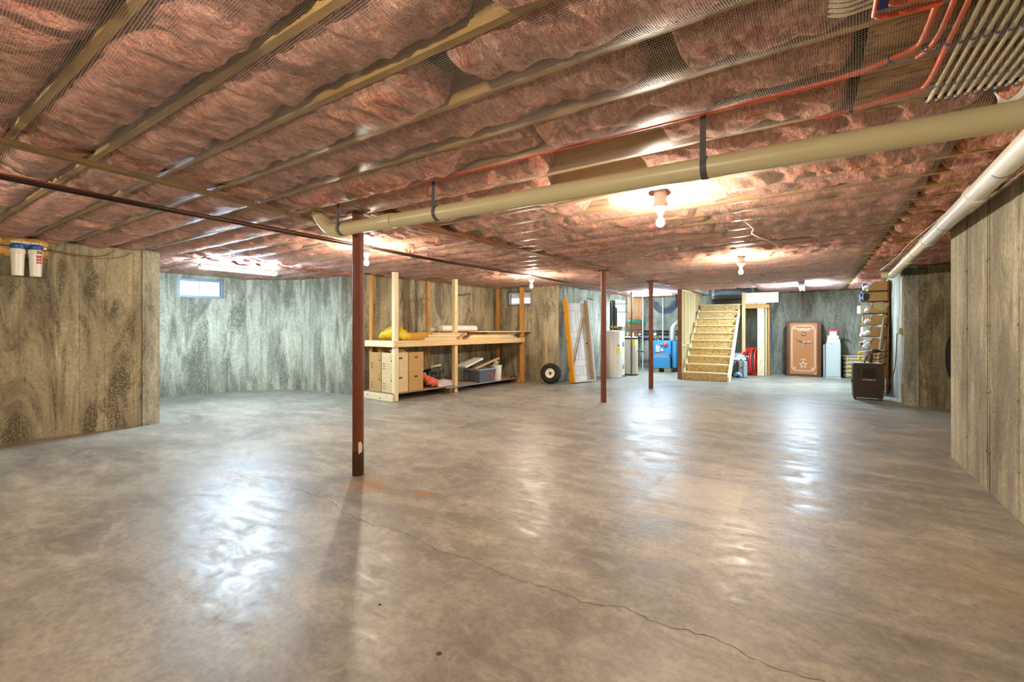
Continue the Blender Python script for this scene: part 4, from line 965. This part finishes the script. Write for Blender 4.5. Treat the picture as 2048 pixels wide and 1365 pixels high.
# ------------------------------------------------------------------ stairs
t = thing('staircase', 'open wooden staircase of nine steps rising to the landing', 'staircase', (-2.92, 12.88, 0))
RI, RU, SW = .213, .24, 1.10
for i in range(10):
    y = RU*i
    box((.02, y, RI*i+.004), (SW-.02, y+.018, RI*(i+1)-.035), .002).build('riser', OSBM, t)
    if i < 9: box((.0, y-.034, RI*(i+1)-.034), (SW, y+RU-.002, RI*(i+1)), .003).build('tread', PINEW[0], t)
for x in (-.028, SW-.012):
    MB().prism([(-.03, 0), (.30, 0), (RU*9+.02, RI*9-.12), (RU*9+.02, RI*9+.06), (RU*9-.1, RI*9+.06), (-.03, .12)], x, x+.038, 'yz').build('stringer', PINEW[1], t)
box((.0, RU*9+.022, RI*10-.03), (1.80, RU*9+1.24, RI*10), .003).build('landing_deck', OSBP, t)
box((.0, RU*9+.022, RI*10-.26), (1.12, RU*9+.06, RI*10-.032), .003).build('landing_joist', PINE[0], t)
t = thing('stud_wall', 'pine stud wall with brown end post on the left of the stairs', 'stud wall', (-3.06, 12.80, 0))
box((.0, .0, .004), (.10, .09, 2.47), .003).build('end_post', BROWN[2], t)
for i in range(7):
    y = .10+.40*i if i else .095
    box((.02, y, .004), (.108, y+.038, 2.42), .003).build('stud', (PINEW if i < 5 else PINE)[2], t)
box((.0, .14, .04), (.018, 2.9, 2.42), .0).build('sheathing', OSBP, t); box((.02, .1, 2.425), (.108, 2.9, 2.46), .003).build('top_plate', PINE[1], t)
for i in range(3): box((.045, .15+.40*i+.03, .9+.05*i), (.105, .48+.40*i, .94+.05*i), .003).build('blocking', PINE[1], t)
t = thing('landing_frame', 'pale timber post and header frame carrying the stair landing', 'timber frame', (-1.78, 15.02, 0))
box((.04, .0, .004), (.13, .04, 2.46), .003).build('post', PINE[2], t)
box((.44, .05, .004), (.62, .09, 1.98), .003).build('post', PINEW[2], t); box((.64, .10, .004), (.68, .20, 1.98), .003).build('post', PINE[2], t); box((.70, .25, .004), (.74, .35, 1.98), .003).build('post', PINEO[2], t)
box((.13, .04, 1.985), (.70, .09, 2.09), .003).build('header', PINEO[0], t); box((.64, .10, 1.985), (.74, .9, 2.09), .003).build('header', PINEO[1], t)
box((.135, .02, 2.14), (.98, .06, 2.44), .003).build('rim_board', plain('cream_board', srgb(232, 224, 192), .6, 0, .06, 4), t)
for i, (x, z) in enumerate(((.55, 1.75), (.5, 1.4), (.57, 1.0), (.5, .8), (.52, .4), (.56, .45))): MB().lathe([(.014, 0), (.012, .002), (0, .002)], (x, .05, z), 8, (0, -1, 0)).build('nail_head', GREYD, t)
box((.745, .24, .95), (.756, .30, 1.45), .002).build('blue_strip', BLUEP, t)
# red coil of tubing, grey tool case, bag and plastic under the stairs
t = thing('tube_coil', 'coil of bright red plastic tubing standing under the landing', 'tube coil', (-1.50, 15.16, 0), -.35)
for i in range(6):
    MB().lathe([(.0+.40+.022*math.cos(a), .022*math.sin(a)) for a in [2*PI*j/8 for j in range(8)]], (.05*i-.13, .07*(i % 2), .425), 40, (1, .12*(i-2.5), .0), True).build('tube_loop', RED, t, True)
t.scale = (.9, .9, .96)
text_m = MB()
for i in range(5): text_m.box((-.12+.055*i, -.36, .60-.012*i), (-.09+.055*i, -.345, .64-.012*i), .003)
text_m.build('white_print', WHITE, t)
t = thing('tool_case', 'grey hard plastic tool case standing beside the stairs', 'tool case', (-1.62, 14.18, 0), .25)
MB().box((-.115, 0, .0), (-.005, .36, .47), .02).build('case_half', plain('olive_grey_case', srgb(128, 122, 104), .55), t); MB().box((.005, .0, .0), (.115, .36, .47), .02).build('case_half', GREYP, t)
MB().box((-.05, -.012, .26), (-.02, .0, .31), .004).build('latch', BLACK, t); MB().tube([(-.02, .08, .47), (-.02, .09, .52), (-.02, .27, .52), (-.02, .28, .47)], .012, 8).build('case_handle', GREYD, t)
t = thing('vacuum_cleaner', 'light grey shop vacuum with hose behind the tool case', 'vacuum', (-1.86, 14.76, 0))
MB().lathe([(.20, .0), (.22, .03), (.24, .46), (.25, .47), (.25, .52), (.22, .60), (.12, .66), (0, .67)], (0, 0, 0), 28).build('drum', GREYP, t, True); MB().lathe([(.252, .47), (.262, .48), (.262, .52), (.252, .53)], (0, 0, 0), 28).build('drum_band', WHITE, t, True)
MB().tube(catmull([(-.08, -.22, .45), (-.14, -.30, .30), (-.10, -.32, .12), (.02, -.30, .05)], 5), .025, 10).build('hose', plain('pale_blue_hose', srgb(150, 176, 206), .5), t, True)
for x in (-.16, .16): MB().ball((x, -.16, .03), .03, 8, 6).build('caster', BLACK, t, True)
single('blue_bag', blob([(-.10, 0, .05), (.0, 0, .12), (.10, 0, .04)], [.02, .06, .02], 4), plain('pale_blue_bag', srgb(126, 160, 206), .4), 'crumpled pale blue plastic bag at the foot of the stair side', 'bag', (-1.73, 14.08, .0), smooth=True)

# ------------------------------------------------------------------ safe, cabinet, stack
t = thing('gun_safe', 'brown and tan steel safe with a three spoke handle by the back wall', 'safe', (-.62, 15.56, 0))
SWd, SH = .84, 1.60
MB().box((0, .03, .0), (SWd, .62, SH), .012).build('safe_body', SAFEB, t)
m = MB()
for a, b in (((0, 0, 0), (.07, .03, SH)), ((SWd-.09, 0, 0), (SWd, .03, SH)), ((.07, 0, SH-.05), (SWd-.09, .03, SH)), ((.07, 0, 0), (SWd-.09, .03, .06))): m.box(a, b, .004)
m.build('door_surround', SAFEB, t)
dr = MB().box((.072, -.012, .062), (SWd-.092, .028, SH-.052), .006).build('safe_door', SAFED, t)
m = MB(); X0, X1, Z0, Z1 = .125, .695, .16, 1.47; yb = -.0155
def ln(p, q, wdt=.007): m.bar((p[0], yb, p[1]), (q[0], yb, q[1]), .004, wdt, (0, 0, 1) if abs(p[0]-q[0]) > abs(p[1]-q[1]) else (1, 0, 0))
for o_, wd in ((0, .012), (.022, .005)):
    a, b, c, d_ = X0+o_, X1-o_, Z0+o_, Z1-o_; k = .10
    ln((a, c+k), (a, d_-k), wd); ln((b, c+k), (b, d_-k), wd); ln((a+k, d_), (b-k, d_), wd); ln((a+k, c), (b-k, c), wd)
    for (cx, cz, sx, sz) in ((a, d_, 1, -1), (b, d_, -1, -1), (a, c, 1, 1), (b, c, -1, 1)):
        m.tube([(cx+sx*.10-sx*.10*math.sin(u)*1.0, yb, cz+sz*.10*math.cos(u)*0+sz*(.10-.10*math.cos(u))) for u in [PI/2*j/6 for j in range(7)]], .005, 6)
        m.tube(arc((cx+sx*.06, yb, cz+sz*.06), .028, 0, 1.7*PI, 10, (sx, 0, 0), (0, 0, sz)), .004, 6)
m.build('pinstripe', GOLDL, dr)
text_part('lettering', 'WARRIOR', .074, GOLDL, dr, (.41, -.0135, 1.345), (PI/2, 0, 0), .002, .002)
text_part('lettering', 'U.S.A', .05, GOLDL, dr, (.41, -.0135, .475), (PI/2, 0, 0), .002, .0015)
m = MB(); m.box((.28, -.016, 1.318), (.54, -.012, 1.326)); m.build('underline', GOLDL, dr)
m = MB(); star = [(.105*math.sin(2*PI*i/10)*(1 if i % 2 == 0 else .42), .105*math.cos(2*PI*i/10)*(1 if i % 2 == 0 else .42)) for i in range(10)]
for i in range(10):
    p, q = star[i], star[(i+1) % 10]; m.tube([(.41+p[0], -.014, .34+p[1]), (.41+q[0], -.014, .34+q[1])], .005, 6)
    m.tube([(.41+p[0]*.72, -.014, .34+p[1]*.72), (.41+q[0]*.72, -.014, .34+q[1]*.72)], .003, 6)
m.build('star_emblem', GOLDL, dr)
dl = MB().lathe([(.058, 0), (.058, .012), (.045, .02), (.03, .045), (.026, .055), (0, .056)], (.42, -.012, 1.225), 28, (0, -1, 0)).build('combination_dial', CHROME, dr, True)
MB().lathe([(.056, .012), (.056, .014), (.046, .014), (.046, .012)], (.42, -.012, 1.225), 28, (0, -1, 0), True).build('dial_ring', BLACK, dl)
hd = MB().lathe([(.026, 0), (.03, .02), (.024, .05), (0, .055)], (.42, -.012, .985), 16, (0, -1, 0)).build('spoke_handle', CHROME, dr, True)
for a in (-PI/2-.12, PI/2-1.45, PI/2+1.02):
    d_ = Vector((math.cos(a), 0, math.sin(a))); MB().tube([Vector((.42, -.052, .985))+d_*.01, Vector((.42, -.06, .985))+d_*.07, Vector((.42, -.06, .985))+d_*.19], [.009, .014, .010], 8).build('spoke', CHROME, hd, True)
for z in (.22, 1.25): MB().tube([(.752, -.012, z), (.752, -.012, z+.13)], .013, 10).build('hinge', BRASS, t, True)
box((.66, -.014, .075), (.715, -.0125, .09)).build('maker_plate', WHITE, dr)
t = thing('metal_cabinet', 'narrow light grey metal cabinet beside the safe', 'cabinet', (.265, 15.50, 0), -.06)
MB().box((.06, .0, .02), (.40, .45, .98), .006).build('cabinet_body', GREYL, t); MB().box((.045, -.008, .0), (.415, .012, .02), .003).build('plinth', GREYL, t)
MB().box((.085, -.012, .05), (.385, .0, .96), .004).build('cabinet_door', GREYL, t)
for x, w2, m_ in ((.0, .012, GREYL), (.02, .010, PLW), (.04, .012, GREYP)): MB().box((x, .02, .005), (x+w2, .4, .93), .003).build('loose_shelf', m_, t)
MB().box((.16, -.016, .955), (.19, -.01, .965)).build('latch', GREYD, t)
for l, c, d_, z, m_ in (('larger white carton lying on the grey cabinet', (.245, .2), (.30, .30), 0, WHITE), ('smaller white carton on top of the larger carton', (.235, .2), (.26, .26), .105, WHITE), ('small upright white box on the cartons', (.235, .2), (.17, .16), .205, PLW)):
    hh = .10 if z < .2 else .13
    o = thing('white_carton', l, 'carton', (.265+c[0], 15.50+c[1], .982+z), -.06, 'cartons stacked on the grey cabinet')
    box((-d_[0]/2, -d_[1]/2, 0), (d_[0]/2, d_[1]/2, hh-.025), .004).build('box_base', m_, o); box((-d_[0]/2-.004, -d_[1]/2-.004, hh-.025), (d_[0]/2+.004, d_[1]/2+.004, hh-.002), .004).build('box_lid', m_, o)
single('red_tray', MB().box((-.15, -.10, 0), (.17, .10, .012), .003).box((-.15, -.10, .012), (.17, -.092, .03), .002), RED, 'flat red tray on top of the small white box', 'tray', (.50, 15.68, 1.322), -.06)
for i in range(5):
    o = thing('rolled_panel', 'cream rounded panel in the stack by the back wall, %s' % ('lowest', 'second from the floor', 'middle one', 'second from the top', 'topmost')[i], 'panel', (.74, 15.85, .005+.118*i), 0, 'cream panels stacked by the back wall')
    MB().box((0, 0, .002), (.66, .30, .112), .045).build('panel_body', plain('cream_panel', srgb(206, 186, 140), .5, 0, .1, 6), o); MB().box((.06, -.004, .0), (.11, .304, .114), .03).build('panel_band', PLW, o)
single('white_shelf_board', box((0, 0, 0), (.68, .34, .022), .004), WHITE, 'white board lying on the stack of cream panels', 'board', (.72, 15.83, .60))

# ------------------------------------------------------------------ bin rack on the right
t = thing('bin_rack', 'tall brown wooden rack of open bins against the right wall', 'rack', (1.045, 12.50, 0))
DW = .335
box((DW-.03, .0, .004), (DW, .05, 2.44), .003).build('upright', BROWN[2], t); box((DW-.03, .37, .004), (DW-.007, .41, 2.44), .003).build('upright', BROWN[2], t)
box((DW-.07, .40, .004), (DW-.035, .42, 2.3), .003).build('upright', BROWN[2], t)
zs = [(2.21, 2.41), (1.985, 2.18), (1.72, 1.945), (1.475, 1.68), (1.22, 1.425), (.94, 1.17), (.64, .90), (.34, .60)]
for a, b in zs: box((-.13, .03, a-.018), (DW-.005, .40, a-.006), .002).build('rack_shelf', BROWN[1], t)
box((DW-.006, .05, .05), (DW, .41, 2.42)).build('back_panel', BROWN[1], t)
names = ('topmost', 'second', 'third', 'fourth', 'fifth', 'sixth', 'seventh', 'lowest')
fill = [('white_carton_small', WHITE, 'carton'), ('cream_carton', PLW, 'carton'), ('white_bundle', WHITE, 'bundle')]
for i, (a, b) in enumerate(zs):
    o = thing('cardboard_bin', 'cardboard parts bin with a slanted front, %s on the rack' % names[i], 'bin', (1.045, 12.505, a), 0, 'cardboard bins on the rack')
    h = b-a; ins = .085 if i % 3 != 1 else .05
    side = [(-.03, .0), (DW-.035, .0), (DW-.035, h-.004), (ins, h-.004)]
    MB().prism(side, .0, .006, 'xz').build('bin_side', CARD, o)
    MB().prism(side, .36, .366, 'xz').build('bin_side', CARD, o); box((-.03, .006, 0), (DW-.035, .36, .006)).build('bin_base', CARD, o)
    box((DW-.041, .006, .006), (DW-.035, .36, h-.004)).build('bin_back', CARDD, o); MB().bar((-.03, .183, .0), (.0, .183, h*.35), .352, .005, (1, 0, .3)).build('bin_front', CARD, o)
# goods sticking out of the bins towards the room
G = [('blue_box', BLUEP, (-.05, .10, .0), (.055, .10, .155), 1, 'navy blue box beside the second bin of the rack', 'box'),
     ('dark_box', plain('dark_brown_box', srgb(58, 48, 48), .6), (.01, .03, .01), (.10, .12, .17), 1, 'dark brown box in front of the second bin of the rack', 'box'),
     ('white_package', WHITE, (-.06, .04, .0), (.14, .14, .16), 2, 'bright white package on the third level of the rack', 'package'),
     ('cream_package', PLW, (.085, .06, .0), (.05, .14, .17), 2, 'cream package beside the white one on the third level', 'package'),
     ('picture_box', CARD, (-.01, .03, .02), (.12, .10, .14), 3, 'small brown box with a white edge on the fourth level', 'box'),
     ('white_tray', WHITE, (-.035, .05, -.0), (.17, .14, .018), 3, 'white tray under the small brown box on the fourth level', 'tray'),
     ('cream_pouch', PLW, (-.03, .04, .0), (.10, .12, .05), 4, 'cream pouch lying on the fifth level of the rack', 'pouch'),
     ('white_pouch', WHITE, (.0, .05, .055), (.10, .12, .13), 4, 'white patterned pouch on top of the cream pouch', 'pouch'),
     ('tan_box', plain('tan_box', srgb(170, 148, 118), .8), (-.07, .06, .06), (.09, .10, .09), 5, 'small tan box with black print on the sixth level', 'box'),
     ('white_packet', WHITE, (.02, .03, .0), (.11, .12, .19), 5, 'white packet with a teal patch on the sixth level', 'packet'),
     ('yellow_spool', YEL, (-.08, .0, .19), (.13, .10, .045), 6, 'bright yellow strap above the brown cooler', 'strap'),
     ('yellow_clamp', YEL, (-.095, .02, .06), (.05, .08, .08), 6, 'yellow plastic clamp beside the grey power tool', 'clamp'),
     ('blue_packet', BLUEP, (.0, .10, .04), (.07, .08, .12), 0, 'pale blue packet on the top level of the rack', 'packet')]
for (nm, m_, p, d_, lv, lab, cat) in G:
    z = zs[lv][0]-.004+p[2]; o = thing(nm, lab, cat, (1.045-.125+p[0]*.75, 12.515+p[1]*.6, z), .08*((lv*7) % 5-2))
    d_ = (d_[0]*1.12, d_[1]*1.5, d_[2]*(1.1 if d_[2] < .17 else 1)); box((0, 0, 0), d_, min(d_)*.10).build('package_body', m_, o)
    if nm in ('white_packet', 'tan_box', 'blue_box', 'picture_box', 'dark_box'):
        box((d_[0]*.25, -.002, d_[2]*.3), (d_[0]*.75, .001, d_[2]*.65)).build('print', {'white_packet': plain('teal_print', srgb(30, 150, 170), .5), 'tan_box': INK, 'blue_box': WHITE, 'picture_box': BROWN[0], 'dark_box': COOLD}[nm], o)
for i, (lv, x, y) in enumerate(((0, .02, .05), (2, .1, .12), (4, .08, .03), (5, -.01, .10), (3, .1, .10))):
    single('plastic_wrap', blob([(-.05, 0, .03), (.0, .02, .07), (.06, .0, .10)], [.02, .05, .025], 20+i, 10, .4), CLEAR if i % 2 else WHITE, 'crumpled %s wrap sticking out of the %s rack level' % (('white', 'clear')[i % 2], names[lv]), 'plastic wrap', (1.045-.07+x*.3, 12.47+y*.2, zs[lv][0]+.0), smooth=True)
# half round straw hat / fan guard on the third bin
t = thing('straw_hat', 'half round woven straw hat hung on the third bin', 'hat', (1.245, 12.485, 1.93), 0)
for r in (.03, .055, .08, .105, .12): MB().tube(arc((0, -.02, 0), r, PI, 2*PI, 14, (1, 0, 0), (0, 0, 1.25)), .006, 6).build('straw_ring', plain('straw', srgb(206, 192, 140), .7), t, True)
vs = []; fs = []
for i in range(15):
    a = PI+PI*i/14; vs += [(.0, -.012, -.01), (.12*math.cos(a), -.006, .15*math.sin(a)), (.0, -.016, -.01), (.12*math.cos(a), -.010, .15*math.sin(a))]
for i in range(14): fs += [(4*i, 4*i+1, 4*i+5, 4*i+4), (4*i+2, 4*i+6, 4*i+7, 4*i+3), (4*i+1, 4*i+3, 4*i+7, 4*i+5)]
MB().add(vs, fs).build('hat_crown', plain('straw', srgb(206, 192, 140), .7), t)
# boards leaning beside the rack
single('leaning_board', MB().bar((-.02, .0, .02), (.155, .12, 1.62), .10, .03, (1, 0, 0), .004), plain('grey_board', srgb(164, 146, 122), .7, 0, .18, 7, .1, (6, 6, .5)), 'long grey weathered board leaning against the rack', 'board', (1.12, 12.28, 0))
single('leaning_board', MB().bar((.03, .05, .02), (.12, .14, 1.05), .06, .03, (1, 0, 0), .004), plain('grey_board', srgb(164, 146, 122), .7), 'shorter grey board leaning behind the long one', 'board', (1.16, 12.24, 0))
single('brown_panel', MB().bar((.0, .0, .01), (.03, .06, 1.45), .16, .016, (1, 0, 0), .003), BROWN[2], 'dark brown panel leaning beside the right wall', 'panel', (1.31, 12.30, 0))
t = thing('crate', 'low wooden crate holding red and yellow tins beside the cooler', 'crate', (.98, 12.06, .0))
box((0, 0, 0), (.20, .14, .34), .004).build('crate_body', BROWN[0], t)
for i, m_ in enumerate((RED, YEL, GREEN)): MB().lathe([(.055, 0), (.055, .055), (.05, .06), (0, .06)], (.07, .07, .341+(2-i)*.062), 14).build('tin', m_, t, True)
# evaporative cooler
t = thing('air_cooler', 'dark brown portable air cooler on casters in front of the rack', 'air cooler', (.90, 11.22, 0), .02)
wd, dp, z0, z1 = .475, .34, .045, .71
vs = []
for z, e in ((z0, .012), (z0+.30, .0), (z1-.01, .006), (z1, .02)):
    a, b = wd/2-e, dp/2-e*.5; vs += [(-a, -b, z), (a, -b, z), (a, b, z), (-a, b, z)]
fs = [(0, 3, 2, 1), (12, 13, 14, 15)]
for l in range(3): fs += [(4*l+i, 4*l+(i+1) % 4, 4*l+4+(i+1) % 4, 4*l+4+i) for i in range(4)]
MB().add(vs, fs).build('cabinet', COOL, t)
m = MB()
for a, b in (((-.085, -dp/2-.012, .42), (.10, -dp/2+.02, .43)), ((-.085, -dp/2-.012, .60), (.10, -dp/2+.02, .61)), ((-.085, -dp/2-.012, .43), (-.075, -dp/2+.02, .60)), ((.09, -dp/2-.012, .43), (.10, -dp/2+.02, .60))): m.box(a, b, .003)
g = m.build('grille_frame', COOL, t)
for i in range(9): box((-.072+.0185*i, -dp/2-.006, .432), (-.062+.0185*i, -dp/2+.004, .598)).build('grille_slat', COOLD, g)
box((-.165, -dp/2-.004, .49), (-.148, -dp/2+.01, .61), .003).build('control_slot', COOLD, t); box((-wd/2+.004, -dp/2-.003, .335), (wd/2-.004, -dp/2+.01, .341)).build('seam_groove', COOLD, t)
text_part('lettering', 'CYCLONE 160', .030, WHITE, t, (.01, -dp/2-.003, .388), (PI/2, 0, 0), .001, .001)
for x in (-.20, .20):
    for y in (-.13, .13):
        c = MB().tube([(x-.012, y, .023), (x+.012, y, .023)], .022, 12).build('caster', BLACK, t, True); MB().box((x-.008, y-.012, .03), (x+.008, y+.012, .05)).build('caster_fork', BLACK, c)
box((-.25, -.05, .33), (-.236, .05, .39), .004).build('side_grip', BLACK, t); box((.236, -.10, .36), (.25, .10, .42), .004).build('side_grip', BLACK, t)
m = MB().box((-.20, -.15, z1), (.20, .15, z1+.006), .002); m.build('top_rim', GREYL, t)
t = thing('power_tool', 'grey and black hand tool with a brown strap lying on the cooler', 'power tool', (.91, 11.20, .717), .02)
MB().tube([(-.02, 0, .03), (.0, 0, .14), (-.03, .0, .22)], [.04, .05, .035], 12).build('tool_body', GREYP, t, True); MB().tube([(.05, .0, .0), (.055, 0, .16)], .024, 10).build('tool_grip', BLACK, t, True)
MB().tube([(-.06, -.04, .0), (-.03, -.04, .10), (.02, -.02, .18)], [.018, .022, .02], 10).build('brown_strap', BROWN[0], t, True); MB().ball((.035, -.01, .19), .045, 12, 8, (1.2, .8, .8)).build('tool_head', plain('tool_brown', srgb(120, 84, 70), .5), t, True)
MB().ball((.12, .03, .23), .055, 12, 8, (1.5, .8, .7)).build('black_pouch', BLACK, t, True)
MB().tube(catmull([(.09, .0, .14), (.18, .0, .15), (.30, .05, .16)], 4), .007, 6).build('cord', BLACK, t, True)
MB().tube(catmull([(.07, .0, .08), (.15, .0, .065), (.22, .03, .10), (.31, .06, .15)], 4), .009, 6).build('cord', BLACK, t, True)
MB().tube(catmull([(.16, .03, .235), (.24, .04, .22), (.33, .06, .23)], 4), .01, 6).build('cord', BLACK, t, True)
# conduit, outlet and cord on the right wall return
for i, dy in enumerate((.0, .055)):
    o = thing('conduit', ('outer', 'inner')[i]+' thin white conduit down the right wall corner', 'conduit', (1.372, 10.84+dy*2.2, 0), 0, 'white conduits at the wall corner')
    MB().tube([(0, 0, 1.40), (0, 0, 2.44)], .009, 8).build('conduit_run', PVCW, o, True)
    for z in (1.62+.06*i, 2.28): MB().box((-.012, -.028, z), (.012, .028, z+.018), .003).build('clamp', PVCW, o)
t = thing('outlet_box', 'tan electrical outlet box on the right wall corner', 'outlet', (1.378, 10.90, 1.28))
MB().box((-.045, -.04, 0), (.004, .07, .115), .006).build('box_body', plain('tan_outlet', srgb(176, 154, 104), .6), t); MB().box((-.05, -.025, .03), (-.044, .02, .08), .003).build('outlet_face', GREYP, t)
single('extension_cord', tube(catmull([(1.33, 10.95, 1.30), (1.32, 11.02, 1.24), (1.32, 11.1, .9), (1.30, 11.2, .55), (1.22, 11.34, .30), (1.12, 11.46, .19), (1.08, 11.52, .26), (1.05, 11.50, .45), (1.10, 11.46, .60), (1.13, 11.40, .70)], 6), .008, 8), BROWNCORD, 'brown power cord hanging from the outlet to the cooler', 'cord', smooth=True)
# dark oval plate in the alcove
t = thing('access_cover', 'dark oval plate on the alcove wall, half hidden by the right wall', 'cover', (2.20, 10.715, .42))
pl = [(.27*math.copysign(abs(math.cos(a))**.7, math.cos(a)), .47+.47*math.copysign(abs(math.sin(a))**.8, math.sin(a))) for a in [2*PI*i/36 for i in range(36)]]
MB().prism(pl, -.02, .0, 'xz').build('oval_plate', COOLD, t); MB().prism([(a*.9, .47+(b-.47)*.93) for a, b in pl], -.03, -.019, 'xz').build('oval_face', plain('dark_oval', srgb(48, 38, 32), .7), t)

# ------------------------------------------------------------------ water filters on the left wall
FA = math.atan2(5.66, .62)      # direction of the left wall
def LW(s_, off, z):             # s_ = world y along the wall face, off = distance into the room
    x = -8.55+.62*(s_+3.0)/5.66; return (x+off*math.sin(FA), s_-off*math.cos(FA), z)
t = thing('osb_board', 'gold strand board screwed to the top of the left wall', 'board', LW(.0, .0, 2.26), FA)
MB().box((-.6, -.016, .0), (1.54, -.002, .238), .002).build('strand_panel', OSBY, t)
for x in (1.45, .7): MB().lathe([(.008, 0), (.006, .002), (0, .002)], (x, -.016, .2), 8, (0, -1, 0)).build('screw_head', STEEL, t)
t = thing('water_filter', 'twin white water filter housings with blue caps on the board', 'water filter', LW(1.20, .016, 2.0), FA)
MB().box((.01, -.012, .36), (.27, -.001, .45), .004).build('bracket_plate', PLW, t); MB().box((.01, -.085, .415), (.27, -.012, .425), .003).build('bracket_arm', PLW, t)
for x in (.03, .10, .18, .25): MB().lathe([(.006, 0), (.005, .002), (0, .002)], (x, -.012, .437), 8, (0, -1, 0)).build('screw_head', BLACK, t)
for i, x in enumerate((.065, .215)):
    MB().lathe([(.06, .345), (.068, .352), (.068, .392), (.06, .40), (.03, .412), (0, .412)], (x, -.088, 0), 24).build('filter_cap', BLUEP, t, True)
    f = MB().lathe([(0, .02), (.046, .02), (.052, .026), (.061, .285), (.068, .29), (.068, .335), (.064, .345), (0, .346)], (x, -.088, 0), 28).build('filter_housing', PLW, t, True)
    if i:
        m = MB(); a0 = 0
        for (z, hh, w1, rr) in ((.315, .018, .028, .0685), (.262, .016, .014, .0612), (.225, .014, .014, .0602), (.19, .012, .014, .0594)):
            for sgn in ((0, ) if hh > .017 else (-1, 1)):
                a = -PI/2+.50+sgn*.22; vs = []
                for j in range(5):
                    aa = a+(j/4-.5)*2*w1/rr; vs += [(x+rr*1.01*math.cos(aa), -.088+rr*1.01*math.sin(aa), z-hh), (x+rr*1.01*math.cos(aa), -.088+rr*1.01*math.sin(aa), z+hh)]
                m.add(vs, [(2*j, 2*j+2, 2*j+3, 2*j+1) for j in range(4)])
        m.build('red_print', REDG, f)
MB().box((.10, -.115, .365), (.18, -.06, .395), .006).build('cap_bridge', BLUEP, t)
MB().tube([(.28, -.088, .375), (.31, -.088, .375)], .016, 10).build('outlet_fitting', PLW, t, True)
A = Vector(LW(1.51, .10, 2.375))
single('supply_hose', tube(catmull([A, LW(1.62, .06, 2.365), LW(1.8, .03, 2.345), LW(1.95, .03, 2.345), LW(2.08, .03, 2.38), LW(2.16, .05, 2.46)], 6), .006, 8), COPPER, 'thin copper line looping from the filter to the ceiling', 'pipe', smooth=True)
single('thin_wire', tube(catmull([A+Vector((0, .03, -.01)), LW(1.7, .03, 2.335), LW(1.95, .02, 2.32), LW(2.2, .02, 2.36), LW(2.35, .02, 2.45)], 6), .0035, 6), BROWNCORD, 'very thin brown wire drooping below the copper line on the left wall', 'wire', smooth=True)
single('inlet_hose', tube(catmull([LW(1.22, .10, 2.375), LW(1.1, .09, 2.38), LW(.9, .06, 2.40), LW(.3, .05, 2.42)], 6), .007, 8), GREYD, 'dark hose entering the filter from the left', 'hose', smooth=True)
